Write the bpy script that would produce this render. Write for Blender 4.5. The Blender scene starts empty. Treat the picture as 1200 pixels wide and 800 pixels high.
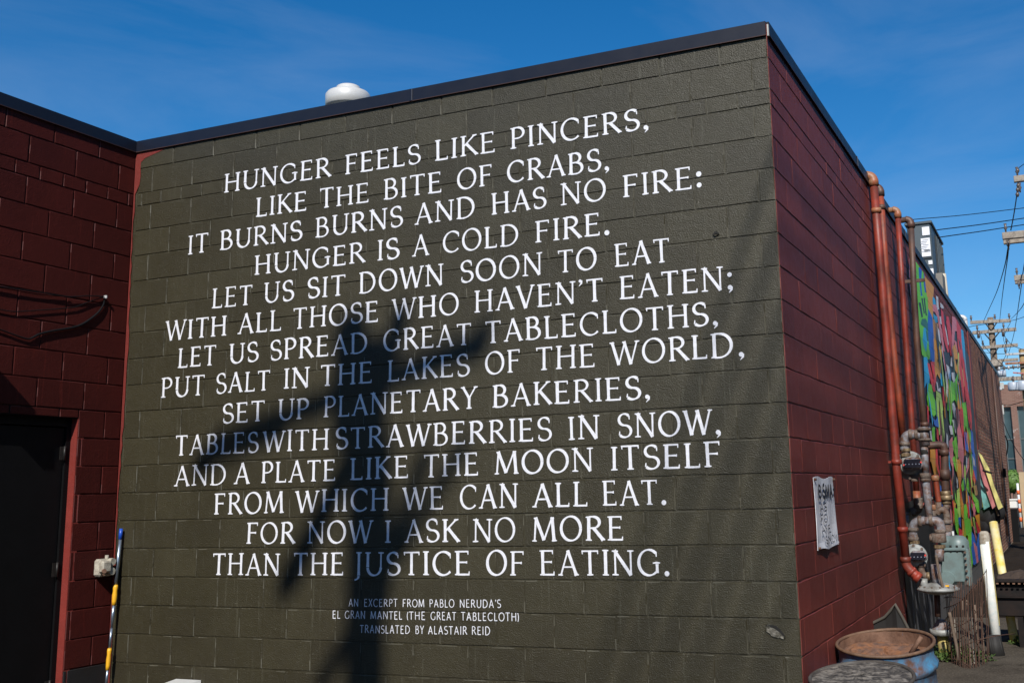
import bpy, bmesh, math, random
import numpy as np
from mathutils import Vector, Matrix
random.seed(7)
R = math.radians
S = bpy.context.scene
COL = S.collection

# ------------------------------------------------------------------ camera
F, CX, CY = 1276.27, 703.97, 336.51          # focal length and optical centre for a 1200x800 frame
YAW, PIT, ROL = 0.39523, 0.18543, -0.02582
CAM = np.array([1.4654, -6.3018, 1.5460])
_f = np.array([-math.sin(YAW)*math.cos(PIT), math.cos(YAW)*math.cos(PIT), math.sin(PIT)])
_r0 = np.array([math.cos(YAW), math.sin(YAW), 0]); _u0 = np.cross(_r0, _f)
_r = math.cos(ROL)*_r0 + math.sin(ROL)*_u0
_u = -math.sin(ROL)*_r0 + math.cos(ROL)*_u0
cd = bpy.data.cameras.new('camera'); cam = bpy.data.objects.new('camera', cd); COL.objects.link(cam)
cam.matrix_world = Matrix(((_r[0], _u[0], -_f[0], CAM[0]), (_r[1], _u[1], -_f[1], CAM[1]), (_r[2], _u[2], -_f[2], CAM[2]), (0, 0, 0, 1)))
cd.sensor_fit = 'HORIZONTAL'; cd.sensor_width = 36; cd.lens = F/1200*36
cd.shift_x = (600-CX)/1200; cd.shift_y = -(400-CY)/1200
cd.clip_start = .05; cd.clip_end = 2000
S.camera = cam

# ------------------------------------------------------------------ world, sun, exposure
DX = .32                                     # sideways drift of the sunlight per metre of depth
SUN = Vector((DX, -1, .84)).normalized()    # towards the sun
w = bpy.data.worlds.new('World'); S.world = w; w.use_nodes = True
nt = w.node_tree; bg = nt.nodes['Background']
sk = nt.nodes.new('ShaderNodeTexSky'); sk.sky_type = 'NISHITA'; sk.sun_disc = False
sk.sun_elevation = math.asin(SUN.z); sk.sun_rotation = math.atan2(SUN.x, SUN.y)
sk.air_density = 1.0; sk.dust_density = .25; sk.ozone_density = 5.0; sk.altitude = 300
tc = nt.nodes.new('ShaderNodeTexCoord')
mp = nt.nodes.new('ShaderNodeMapping'); mp.inputs['Scale'].default_value = (1.6, 1.0, 5.0); mp.inputs['Rotation'].default_value = (.25, .35, .6)
n1 = nt.nodes.new('ShaderNodeTexNoise'); n1.inputs['Scale'].default_value = 2.1; n1.inputs['Detail'].default_value = 6; n1.inputs['Roughness'].default_value = .58; n1.inputs['Distortion'].default_value = .6
cr = nt.nodes.new('ShaderNodeValToRGB'); cr.color_ramp.elements[0].position = .44; cr.color_ramp.elements[1].position = .85
cr.color_ramp.elements[0].color = (0, 0, 0, 1); cr.color_ramp.elements[1].color = (.11, .11, .11, 1)
mx = nt.nodes.new('ShaderNodeMix'); mx.data_type = 'RGBA'; mx.inputs['B'].default_value = (6.5, 6.9, 7.6, 1)
hs = nt.nodes.new('ShaderNodeHueSaturation'); hs.inputs['Saturation'].default_value = 1.32
nt.links.new(tc.outputs['Generated'], mp.inputs[0]); nt.links.new(mp.outputs[0], n1.inputs['Vector'])
nt.links.new(n1.outputs['Fac'], cr.inputs[0]); nt.links.new(cr.outputs[0], mx.inputs['Factor'])
nt.links.new(sk.outputs[0], hs.inputs['Color']); nt.links.new(hs.outputs[0], mx.inputs['A'])
nt.links.new(mx.outputs['Result'], bg.inputs[0])
bg.inputs[1].default_value = .112
sl = bpy.data.lights.new('sun', 'SUN'); sl.energy = 5.0; sl.angle = R(.53); sl.color = (1, .955, .89)
so = bpy.data.objects.new('sun', sl); COL.objects.link(so); so.rotation_euler = SUN.to_track_quat('Z', 'Y').to_euler(); so.location = (5, -20, 20)
S.view_settings.view_transform = 'Standard'; S.view_settings.look = 'None'
S.view_settings.exposure = 0; S.view_settings.gamma = 1; S.view_settings.use_curve_mapping = False
S.render.engine = 'CYCLES'

# ------------------------------------------------------------------ helpers
def ray(u, v):
    return _f + _r*((u-CX)/F) - _u*((v-CY)/F)
def aty(u, v, Y=0.):                          # point seen at photo position (u,v) at depth Y
    d = ray(u, v); return Vector(CAM + d*((Y-CAM[1])/d[1]))
def atx(u, v, X=0.):
    d = ray(u, v); return Vector(CAM + d*((X-CAM[0])/d[0]))
def atz(u, v, Z=0.):
    d = ray(u, v); return Vector(CAM + d*((Z-CAM[2])/d[2]))

class MB:
    def __init__(s): s.v = []; s.f = []; s.m = []; s.sm = []
    def add(s, vs, fs, mi=0, smooth=False):
        b = len(s.v); s.v += [tuple(p) for p in vs]
        for f in fs: s.f.append(tuple(i+b for i in f)); s.m.append(mi); s.sm.append(smooth)
        return s
    def box(s, c, d, rz=0, mi=0, M=None):
        x, y, z = d[0]/2, d[1]/2, d[2]/2
        M2 = M or Matrix.Rotation(rz, 3, 'Z')
        vs = [Vector(c)+M2@Vector(p) for p in ((-x,-y,-z),(x,-y,-z),(x,y,-z),(-x,y,-z),(-x,-y,z),(x,-y,z),(x,y,z),(-x,y,z))]
        return s.add(vs, [(0,3,2,1),(4,5,6,7),(0,1,5,4),(1,2,6,5),(2,3,7,6),(3,0,4,7)], mi)
    def bevbox(s, c, d, b, rz=0, mi=0, M=None):      # box with chamfered edges
        M2 = M or Matrix.Rotation(rz, 3, 'Z'); h = [k/2 for k in d]; vs = []; idx = {}
        for sx in (-1, 1):
            for sy in (-1, 1):
                for sz in (-1, 1):
                    for k in range(3):
                        q = [sx*(h[0]-b), sy*(h[1]-b), sz*(h[2]-b)]; q[k] = (sx, sy, sz)[k]*h[k]
                        idx[(sx, sy, sz, k)] = len(vs); vs.append(Vector(c)+M2@Vector(q))
        fs = []
        for k in range(3):
            a, b2 = [j for j in range(3) if j != k]
            for sg in (-1, 1):
                loop = []
                for (p, q) in ((-1, -1), (1, -1), (1, 1), (-1, 1)):
                    t = [0, 0, 0]; t[k] = sg; t[a] = p; t[b2] = q; loop.append(idx[(*t, k)])
                fs.append(loop)
            for p in (-1, 1):
                for q in (-1, 1):
                    e = []
                    for sg in (-1, 1):
                        t = [0, 0, 0]; t[k] = sg; t[a] = p; t[b2] = q
                        e.append((idx[(*t, a)], idx[(*t, b2)]))
                    fs.append([e[0][0], e[1][0], e[1][1], e[0][1]])
        for sx in (-1, 1):
            for sy in (-1, 1):
                for sz in (-1, 1): fs.append([idx[(sx, sy, sz, k)] for k in range(3)])
        return s.add(vs, fs, mi)
    def tube(s, pts, r, seg=12, mi=0, cap=True, smooth=True):
        P = [Vector(p) for p in pts]; n = len(P)
        rr = r if isinstance(r, (list, tuple)) else [r]*n
        T = []
        for i in range(n):
            t = (P[min(i+1, n-1)]-P[max(i-1, 0)]); T.append(t.normalized() if t.length > 1e-9 else Vector((0, 0, 1)))
        a = Vector((0, 0, 1)) if abs(T[0].z) < .9 else Vector((1, 0, 0))
        N = (a - T[0]*a.dot(T[0])).normalized(); vs = []
        for i in range(n):
            N = (N - T[i]*N.dot(T[i])).normalized(); B = T[i].cross(N)
            for k in range(seg):
                an = 2*math.pi*k/seg; vs.append(P[i]+(N*math.cos(an)+B*math.sin(an))*rr[i])
        fs = [(i*seg+k, i*seg+(k+1) % seg, (i+1)*seg+(k+1) % seg, (i+1)*seg+k) for i in range(n-1) for k in range(seg)]
        s.add(vs, fs, mi, smooth)
        if cap:
            b = len(s.v)-n*seg
            s.f.append(tuple(b+k for k in range(seg))[::-1]); s.m.append(mi); s.sm.append(False)
            s.f.append(tuple(b+(n-1)*seg+k for k in range(seg))); s.m.append(mi); s.sm.append(False)
        return s
    def lathe(s, prof, seg=32, M=None, mi=0, jit=0, smooth=True):   # prof: (radius, z)
        M = M or Matrix.Identity(4); vs = []
        js = [random.uniform(-jit, jit) for _ in range(seg)]
        for (r_, z) in prof:
            for k in range(seg):
                a = 2*math.pi*k/seg; q = r_*(1+js[k]) if r_ > .02 else r_
                vs.append(M@Vector((q*math.cos(a), q*math.sin(a), z)))
        n = len(prof)
        fs = [(i*seg+k, i*seg+(k+1) % seg, (i+1)*seg+(k+1) % seg, (i+1)*seg+k) for i in range(n-1) for k in range(seg)]
        return s.add(vs, fs, mi, smooth)
    def build(s, name, mats, parent=None, loc=None):
        me = bpy.data.meshes.new(name); me.from_pydata(s.v, [], s.f)
        for m_ in (mats if isinstance(mats, (list, tuple)) else [mats]): me.materials.append(m_)
        me.polygons.foreach_set('material_index', s.m); me.polygons.foreach_set('use_smooth', s.sm)
        bm = bmesh.new(); bm.from_mesh(me); bmesh.ops.recalc_face_normals(bm, faces=bm.faces); bm.to_mesh(me); bm.free()
        me.update()
        return put(name, me, parent, loc)

def put(name, me, parent=None, loc=None, rot=None):
    o = bpy.data.objects.new(name, me); COL.objects.link(o)
    if parent is not None:
        o.parent = parent
        o.matrix_parent_inverse = parent.matrix_basis.inverted()
        if parent.parent is not None:
            o.matrix_parent_inverse = (parent.parent.matrix_basis @ parent.matrix_parent_inverse.inverted().inverted() @ parent.matrix_basis).inverted() if False else parent.matrix_basis.inverted()
    if loc is not None: o.location = loc
    if rot is not None: o.rotation_euler = rot
    return o
def tag(o, label=None, cat=None, group=None, kind=None):
    if label: o['label'] = label
    if cat: o['category'] = cat
    if group: o['group'] = group
    if kind: o['kind'] = kind
    return o
def thing(name, label, cat, group=None, loc=(0, 0, 0)):
    o = bpy.data.objects.new(name, None); COL.objects.link(o); o.empty_display_size = .1; o.location = loc
    return tag(o, label, cat, group)

# ------------------------------------------------------------------ materials
def newmat(name):
    m = bpy.data.materials.new(name); m.use_nodes = True; t = m.node_tree
    return m, t, t.nodes['Principled BSDF']
def N(t, kind, **kw):
    n = t.nodes.new(kind)
    for k, v_ in kw.items():
        if k in n.inputs.keys(): n.inputs[k].default_value = v_
        else: setattr(n, k, v_)
    return n
def noise(t, vec, scale, detail=4, rough=.55, dist=0):
    n = N(t, 'ShaderNodeTexNoise', Scale=scale, Detail=detail, Roughness=rough, Distortion=dist); t.links.new(vec, n.inputs['Vector']); return n.outputs['Fac']
def ramp(t, fac, stops):
    n = t.nodes.new('ShaderNodeValToRGB'); e = n.color_ramp.elements
    while len(e) < len(stops): e.new(.5)
    for i, (p, c) in enumerate(stops):
        e[i].position = p; e[i].color = (*c, 1) if len(c) == 3 else c
    t.links.new(fac, n.inputs[0]); return n.outputs[0]
def g3(a): return (a, a, a)
def mixc(t, fac, a, b, mode='MIX'):
    n = N(t, 'ShaderNodeMix', data_type='RGBA', blend_type=mode)
    for sock, val in (('Factor', fac), ('A', a), ('B', b)):
        if isinstance(val, (int, float)): n.inputs[sock].default_value = val
        elif isinstance(val, (tuple, list)): n.inputs[sock].default_value = (*val, 1)
        else: t.links.new(val, n.inputs[sock])
    return n.outputs['Result']
def vmap(t, vec, scale):
    n = N(t, 'ShaderNodeMapping'); n.inputs['Scale'].default_value = scale; t.links.new(vec, n.inputs[0]); return n.outputs[0]
def pos(t): return t.nodes.new('ShaderNodeNewGeometry').outputs['Position']
def bump(t, b, h, strength, dist, prev=None):
    n = N(t, 'ShaderNodeBump', Strength=strength, Distance=dist); t.links.new(h, n.inputs['Height'])
    if prev is not None: t.links.new(prev, n.inputs['Normal'])
    t.links.new(n.outputs[0], b.inputs['Normal']); return n.outputs[0]

def simple(name, col, rough=.6, metal=0., var=.25, scale=6., bs=.0, bscale=60, spec=.5, dirt=None, dirt_amt=.5, dscale=3.):
    m, t, b = newmat(name); P = pos(t)
    c = mixc(t, noise(t, P, scale, 5), tuple(k*(1-var) for k in col), tuple(min(1, k*(1+var)) for k in col))
    if dirt:
        f = ramp(t, noise(t, P, dscale, 8, .65), [(.5-.18*dirt_amt, g3(0)), (.62, g3(min(1, dirt_amt*1.3)))])
        c = mixc(t, f, c, dirt)
    t.links.new(c, b.inputs['Base Color'])
    b.inputs['Metallic'].default_value = metal; b.inputs['Specular IOR Level'].default_value = spec
    rr = N(t, 'ShaderNodeMapRange'); rr.inputs['To Min'].default_value = max(.05, rough-.12); rr.inputs['To Max'].default_value = min(1, rough+.12)
    t.links.new(noise(t, P, scale*2.3, 4), rr.inputs['Value']); t.links.new(rr.outputs[0], b.inputs['Roughness'])
    if bs: bump(t, b, noise(t, P, bscale, 4), bs, .004)
    return m

def wallpaint(name, col, col2, rough=.5, drip=None, glint=.5, streak=0., spec=.5, lighten=None, stip=.55):
    """thick paint over concrete block: orange peel relief, drips and specks"""
    m, t, b = newmat(name); P = pos(t)
    c = mixc(t, ramp(t, noise(t, P, .9, 6, .6), [(.3, g3(0)), (.7, g3(1))]), col, col2)
    oi = t.nodes.new('ShaderNodeObjectInfo')
    c = mixc(t, ramp(t, oi.outputs['Random'], [(0, g3(.30)), (.5, g3(0)), (1, g3(0))]), c, tuple(k*.62 for k in col))
    c = mixc(t, ramp(t, oi.outputs['Random'], [(.6, g3(0)), (1, g3(.35))]), c, tuple(k*1.35 for k in col2))
    c = mixc(t, ramp(t, noise(t, P, .42, 7, .7), [(.50, g3(0)), (.62, g3(.5))]), c, tuple(k*.68 for k in col))
    c = mixc(t, ramp(t, noise(t, P, 9, 5, .6), [(.35, g3(0)), (.75, g3(.35))]), c, tuple(k*.72 for k in col))
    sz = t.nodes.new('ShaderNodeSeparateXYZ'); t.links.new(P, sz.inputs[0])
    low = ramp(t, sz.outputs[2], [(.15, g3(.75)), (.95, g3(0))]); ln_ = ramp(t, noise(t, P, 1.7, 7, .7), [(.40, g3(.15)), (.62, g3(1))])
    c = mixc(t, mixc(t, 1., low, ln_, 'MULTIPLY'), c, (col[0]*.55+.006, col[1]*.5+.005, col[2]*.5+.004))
    # light specks painted in as glints off the stippled surface
    v1 = noise(t, P, 85, 3, .6)
    sp = ramp(t, v1, [(.665, g3(0)), (.69, g3(glint))])
    big = ramp(t, noise(t, P, 2.2, 3), [(.40, g3(.25)), (.65, g3(1))])
    spk = mixc(t, 1., sp, big, 'MULTIPLY')
    c = mixc(t, spk, c, lighten or tuple(min(1, k*3.2+.05) for k in col))
    if drip:
        Vd = vmap(t, P, (9, 9, .45))
        d = ramp(t, noise(t, Vd, 3.6, 6, .75), [(.585, g3(0)), (.64, g3(streak))])
        c = mixc(t, d, c, drip)
    t.links.new(c, b.inputs['Base Color'])
    b.inputs['Specular IOR Level'].default_value = spec
    rr = N(t, 'ShaderNodeMapRange'); rr.inputs['To Min'].default_value = rough-.1; rr.inputs['To Max'].default_value = rough+.14
    t.links.new(noise(t, P, 14, 4), rr.inputs['Value']); t.links.new(rr.outputs[0], b.inputs['Roughness'])
    p1 = bump(t, b, noise(t, P, 26, 4, .6), .45, .005)
    bump(t, b, noise(t, P, 125, 3, .6), stip, .0045, p1)
    return m

M = {}
M['green'] = wallpaint('olive_block_paint', (.0345, .0285, .0125), (.044, .0380, .0195), .45, (.080, .075, .050), .9, .55, spec=.45, stip=.95, lighten=(.19, .18, .14))
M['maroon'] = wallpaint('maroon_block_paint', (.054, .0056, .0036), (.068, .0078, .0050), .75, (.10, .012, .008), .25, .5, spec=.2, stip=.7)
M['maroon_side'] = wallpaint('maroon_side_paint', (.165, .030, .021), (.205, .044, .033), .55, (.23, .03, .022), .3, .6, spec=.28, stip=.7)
M['redstrip'] = wallpaint('red_strip_paint', (.165, .019, .013), (.21, .026, .018), .6, (.27, .04, .028), .3, .3)
M['blackbase'] = wallpaint('black_base_paint', (.012, .012, .013), (.02, .02, .02), .6, (.03, .03, .03), .1, .2)
EDGE = {'olive_block_paint': simple('olive_worn_highlight_edge', (.090, .084, .060), .6, 0, .5, 40), 'maroon_block_paint': simple('maroon_worn_edge', (.08, .011, .008), .7, 0, .5, 40),  # worn edges kept paler, doubling as painted highlights along the joints
        'maroon_side_paint': simple('maroon_side_worn_edge', (.20, .035, .026), .6, 0, .5, 40)}
M['white'] = simple('white_wall_paint', (.76, .76, .80), .55, 0, .05, 30, .4, 120, dirt=(.45, .45, .44), dirt_amt=.22, dscale=55)
M['coping'] = simple('navy_coping_metal', (.008, .010, .019), .45, .0, .2, 3, .1, 20, spec=.3)
M['seam'] = simple('coping_seam', (.10, .10, .11), .5)
M['rustline'] = simple('rusty_drip_edge', (.05, .018, .012), .7)
M['rubble'] = simple('bare_block_rubble', (.085, .078, .058), .9, 0, .8, 50, 1., 70, dirt=(.24, .22, .18), dirt_amt=.7, dscale=38)
M['void'] = simple('dark_hollow', (.015, .014, .012), .9)
M['blackdoor'] = simple('black_door_paint', (.004, .004, .0045), .6, 0, .3, 5, .15, 40, spec=.15)
M['hinge'] = simple('hinge_steel', (.022, .020, .018), .5, .3, .3, 40)
M['cable'] = simple('black_cable', (.006, .006, .007), .8, spec=.15)
M['cream'] = simple('cream_casting', (.50, .46, .37), .65, 0, .25, 40, .5, 80, dirt=(.14, .11, .08), dirt_amt=.45, dscale=22)
M['pale'] = simple('pale_plastic', (.52, .52, .50), .5)
M['blue_plastic'] = simple('blue_plastic', (.012, .07, .42), .35)
M['yellow_plastic'] = simple('yellow_plastic', (.85, .42, .02), .4)
M['aluminium'] = simple('aluminium_tube', (.34, .40, .48), .32, .85, .1, 20)
M['redpipe'] = simple('red_pipe_paint', (.27, .036, .020), .5, 0, .3, 8, .3, 60, dirt=(.10, .026, .016), dirt_amt=.6, dscale=7)
M['orangepipe'] = simple('orange_rust_pipe', (.34, .058, .022), .55, 0, .3, 8, .3, 60, dirt=(.12, .036, .02), dirt_amt=.7, dscale=8)
M['orangejoint'] = simple('rusty_orange_elbow', (.36, .085, .032), .5, 0, .3, 20, .4, 80, dirt=(.28, .17, .09), dirt_amt=.8, dscale=14)
M['ironpipe'] = simple('brown_iron_pipe', (.075, .045, .035), .55, .1, .35, 8, .4, 60, dirt=(.14, .06, .035), dirt_amt=.5, dscale=7)
M['greypipe'] = simple('grey_rust_pipe', (.25, .27, .30), .5, 0, .3, 14, .5, 80, dirt=(.13, .06, .032), dirt_amt=.75, dscale=17)
M['fitting'] = simple('rusty_fitting', (.20, .175, .15), .7, 0, .5, 34, .8, 90, dirt=(.095, .048, .027), dirt_amt=1., dscale=24)
M['brass'] = simple('brass_valve', (.30, .22, .12), .5, .3, .3, 25, .4, 80, dirt=(.10, .06, .035), dirt_amt=.7, dscale=20)
M['meter'] = simple('meter_casting', (.30, .32, .31), .5, 0, .2, 20, .5, 80, dirt=(.13, .10, .08), dirt_amt=.5, dscale=16)
M['greenmeter'] = simple('green_grey_meter_paint', (.15, .21, .205), .42, 0, .12, 12, .25, 60, dirt=(.10, .10, .09), dirt_amt=.3, dscale=10)
M['dial'] = simple('dial_glass', (.012, .014, .022), .1, 0, .4, 60, spec=.8)
M['dialwhite'] = simple('dial_numbers', (.20, .21, .26), .4)
M['reddot'] = simple('red_dots', (.7, .05, .04), .5)
M['regulator'] = simple('regulator_casting', (.34, .35, .34), .5, .1, .2, 12, .4, 70, dirt=(.13, .12, .10), dirt_amt=.6, dscale=12)
M['yellow'] = simple('yellow_pole_paint', (.72, .56, .12), .5, 0, .12, 10, .2, 60, dirt=(.78, .74, .55), dirt_amt=.5, dscale=9)
M['yellowworn'] = simple('worn_yellow_paint', (.65, .50, .08), .6, 0, .2, 14, .3, 60, dirt=(.16, .14, .11), dirt_amt=1.0, dscale=7)
M['whitepost'] = simple('chalky_white_paint', (.74, .74, .70), .6, 0, .08, 10, .2, 60, dirt=(.50, .62, .62), dirt_amt=.35, dscale=24)
M['concretecap'] = simple('crumbling_concrete', (.42, .38, .31), .9, 0, .4, 40, .9, 60, dirt=(.22, .16, .10), dirt_amt=.6, dscale=26)
M['bluedrum'] = simple('blue_drum_paint', (.07, .24, .42), .45, 0, .35, 7, .3, 30, dirt=(.12, .055, .028), dirt_amt=.75, dscale=8)
M['rust'] = simple('rust_metal', (.10, .048, .028), .8, .1, .5, 12, .8, 60, dirt=(.20, .11, .07), dirt_amt=.7, dscale=9)
M['rimrust'] = simple('drum_rim_rust', (.17, .10, .06), .7, .1, .4, 25, .6, 60, dirt=(.10, .05, .03), dirt_amt=.5, dscale=20)
M['debris'] = simple('rust_flake_debris', (.12, .068, .048), .95, 0, .8, 34, 1., 40, dirt=(.27, .11, .04), dirt_amt=.55, dscale=12)
M['drumgrey'] = simple('weathered_drum_paint', (.085, .08, .07), .7, 0, .4, 12, .5, 60, dirt=(.04, .028, .02), dirt_amt=.7, dscale=10)
M['rubber'] = simple('black_rubber', (.018, .017, .016), .7, 0, .3, 6, .2, 40)
M['rubberedge'] = simple('dusty_rubber_edge', (.085, .075, .06), .85)
M['cartblack'] = simple('sooty_black_steel', (.006, .0055, .0055), .6, 0, .4, 5, .3, 30, spec=.25, dirt=(.022, .012, .009), dirt_amt=.5, dscale=5)
M['stick'] = simple('weathered_wood', (.15, .11, .08), .85, 0, .35, 14, .5, 60, dirt=(.10, .07, .05), dirt_amt=.5, dscale=16)
M['paintedstick'] = simple('painted_lath', (.19, .17, .14), .8, 0, .3, 14)
M['wire'] = simple('rusty_wire', (.09, .045, .03), .8, .2, .4, 30)
M['polewood'] = simple('utility_pole_wood', (.20, .15, .105), .85, 0, .3, 3, .5, 40, dirt=(.09, .065, .05), dirt_amt=.5, dscale=8)
M['polewood2'] = simple('yellowish_pole_wood', (.30, .20, .09), .85, 0, .3, 3, .5, 40)
M['armwood'] = simple('grey_crossarm_wood', (.36, .31, .25), .85, 0, .25, 5, .4, 50, dirt=(.12, .09, .07), dirt_amt=.5, dscale=8)
M['insul'] = simple('porcelain_insulator', (.10, .08, .07), .3)
M['insulpale'] = simple('pale_insulator', (.45, .45, .44), .4)
M['can'] = simple('grey_transformer_paint', (.40, .44, .49), .4, 0, .1, 6)
M['hvac'] = simple('slate_hvac_paint', (.065, .085, .095), .5, 0, .12, 4)
M['hvacdark'] = simple('hvac_coil_dark', (.02, .027, .032), .6, .2, .3, 20)
M['sticker'] = simple('white_sticker', (.80, .80, .82), .5, 0, .05, 20)
M['stickerink'] = simple('sticker_ink', (.25, .26, .28), .6)
M['sheet'] = simple('dirty_white_sheet', (.84, .85, .90), .4, 0, .06, 8, .2, 40, dirt=(.62, .62, .64), dirt_amt=.35, dscale=7)
M['ink'] = simple('black_marker_ink', (.02, .02, .025), .6)
M['galv'] = simple('white_vent_metal', (.60, .59, .56), .35, .1, .06, 8)
M['flue'] = simple('beige_flue', (.62, .55, .42), .5)
M['ducttan'] = simple('tan_duct', (.20, .18, .15), .6, .2)
M['glass'] = simple('old_window_glass', (.035, .065, .075), .08, 0, .3, 1.5, spec=.9)
M['sill'] = simple('pale_window_sill', (.45, .44, .40), .8)
M['frame'] = simple('dark_window_frame', (.12, .13, .13), .6)
M['ply'] = simple('tan_plywood', (.46, .34, .20), .8, 0, .2, 4)
M['orange'] = simple('orange_marker', (.75, .14, .03), .5)
M['leaf'] = simple('weed_leaf', (.07, .12, .025), .6, 0, .5, 30)
M['leaf2'] = simple('shrub_leaf', (.10, .19, .03), .6, 0, .5, 6)
M['turq'] = simple('turquoise_canvas', (.13, .34, .33), .8, 0, .25, 8, dirt=(.07, .12, .12), dirt_amt=.5, dscale=5)
M['pink'] = simple('faded_pink_canvas', (.42, .15, .15), .8, 0, .3, 12)
M['lemon'] = simple('faded_lemon_canvas', (.58, .52, .18), .8, 0, .25, 12)
M['darkcloth'] = simple('dark_cloth', (.01, .01, .011), .9)
M['mortar_brick'] = simple('brick_mortar', (.55, .40, .26), .9, 0, .3, 12)
M['brick'] = simple('brown_brick', (.30, .125, .07), .8, 0, .5, 9, .4, 60, dirt=(.12, .06, .045), dirt_amt=.4, dscale=3)

def brick_far(name):
    m, t, b = newmat(name); P = pos(t)
    sx = t.nodes.new('ShaderNodeSeparateXYZ'); cx = t.nodes.new('ShaderNodeCombineXYZ')
    t.links.new(P, sx.inputs[0]); t.links.new(sx.outputs[0], cx.inputs[0]); t.links.new(sx.outputs[2], cx.inputs[1])
    br = N(t, 'ShaderNodeTexBrick', Scale=1.); br.inputs['Brick Width'].default_value = .22; br.inputs['Row Height'].default_value = .075; br.inputs['Mortar Size'].default_value = .008
    br.inputs['Color1'].default_value = (.15, .06, .04, 1); br.inputs['Color2'].default_value = (.22, .10, .07, 1); br.inputs['Mortar'].default_value = (.22, .17, .14, 1)
    t.links.new(cx.outputs[0], br.inputs['Vector'])
    c = mixc(t, ramp(t, noise(t, P, .8, 6), [(.4, g3(0)), (.7, g3(.6))]), br.outputs[0], (.24, .15, .11))
    c = mixc(t, ramp(t, noise(t, P, 2.4, 6), [(.62, g3(0)), (.68, g3(.7))]), c, (.45, .40, .36))
    t.links.new(c, b.inputs['Base Color']); b.inputs['Roughness'].default_value = .85
    return m
M['brickfar'] = brick_far('far_brick')

def groundmat(name, a, bcol, sc):
    m, t, b = newmat(name); P = pos(t)
    c = mixc(t, ramp(t, noise(t, P, .35*sc, 8, .65), [(.35, g3(0)), (.65, g3(1))]), a, bcol)
    c = mixc(t, ramp(t, noise(t, P, 60, 4), [(.5, g3(0)), (.7, g3(.5))]), c, tuple(k*2.2 for k in bcol))
    c = mixc(t, ramp(t, noise(t, P, 2.3, 7, .7), [(.55, g3(0)), (.62, g3(.6))]), c, tuple(k*.5 for k in a))
    t.links.new(c, b.inputs['Base Color']); b.inputs['Roughness'].default_value = .95; b.inputs['Specular IOR Level'].default_value = .08
    p1 = bump(t, b, noise(t, P, 40, 5), .6, .01); bump(t, b, noise(t, P, 3, 5), .4, .05, p1)
    return m
M['asphalt'] = groundmat('old_asphalt', (.020, .0150, .0110), (.028, .0210, .0155), 1)
M['concrete'] = groundmat('stained_concrete', (.050, .042, .033), (.095, .082, .065), 3)

# ------------------------------------------------------------------ ground
g = MB()
g.add([(-900, -900, 0), (900, -900, 0), (900, 1200, 0), (-900, 1200, 0)], [(0, 1, 2, 3)])
tag(g.build('ground', M['asphalt']), kind='structure')
g = MB(); g.bevbox((1.6, 3.9, .006), (3.1, 6.6, .06), .01)
tag(g.build('pavement', M['concrete']), kind='structure')

# ------------------------------------------------------------------ block walls
C = .2032; BL = .4064; JT = .0085
XL = -5.169
def zj(k): return {1: 20.5*C, 2: 19.5*C, 3: 19*C}.get(k, (22-k)*C)
_cache = {}
def block_mesh(w_, h_, mat, key):
    k = (round(w_, 2), round(h_, 3), key, random.randrange(5))
    if k in _cache: return _cache[k]
    x, z = w_/2, h_/2; mb = MB(); rnd = random.Random(len(_cache)*7+3)
    nx = 5 if w_ > .25 else 3; nz = 3
    per = [(-x+w_*i/nx, -z, 0, 1) for i in range(nx)]+[(x, -z+h_*i/nz, -1, 0) for i in range(nz)]+[(x-w_*i/nx, z, 0, -1) for i in range(nx)]+[(-x, z-h_*i/nz, 1, 0) for i in range(nz)]
    n = len(per); fr = []; mid = []
    for (px_, pz_, ix, iz) in per:
        cx_ = 1 if abs(px_) > x-1e-6 else 0; cz_ = 1 if abs(pz_) > z-1e-6 else 0
        bx_ = -math.copysign(1, px_)*cx_; bz_ = -math.copysign(1, pz_)*cz_
        jx, jz = rnd.uniform(.0030, .0062), rnd.uniform(.0018, .0042)
        if key[0] == 's': jx *= .22; jz = rnd.uniform(.0012, .0060)
        fr.append((px_+bx_*jx, rnd.uniform(-.0003, .0004), pz_+bz_*jz))
        mid.append((px_+bx_*rnd.uniform(0, .0022), .0042, pz_+bz_*rnd.uniform(-.001, .0014)))
    mb.add(fr+mid, [tuple(range(n))]+[(n+i, n+(i+1) % n, (i+1) % n, i) for i in range(n)])
    bk = [(p[0], .02, p[2]) for p in mid]; b0 = len(mb.v)
    mb.add(bk, []); mb.f += [(b0+i, b0+(i+1) % n, n+(i+1) % n, n+i) for i in range(0)]
    me = bpy.data.meshes.new('block'); me.from_pydata(mb.v[:2*n], [], mb.f); me.materials.append(mat); me.materials.append(EDGE.get(mat.name, mat))
    for pi, pl_ in enumerate(me.polygons):
        if pi:
            vert_ = abs(pl_.normal.x) > abs(pl_.normal.z)
            if rnd.random() < ((.55 if vert_ else .22) if key[0] != 's' else (.3 if vert_ else .12)): pl_.material_index = 1
    _cache[k] = me; return me
ROWS = [(zj(1), 4.40, .75)]                      # (bottom, top, ...)
rows = [(zj(1), 4.395), (zj(2), zj(1)), (zj(3), zj(2))] + [(zj(k+1), zj(k)) for k in range(3, 22)]

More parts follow.
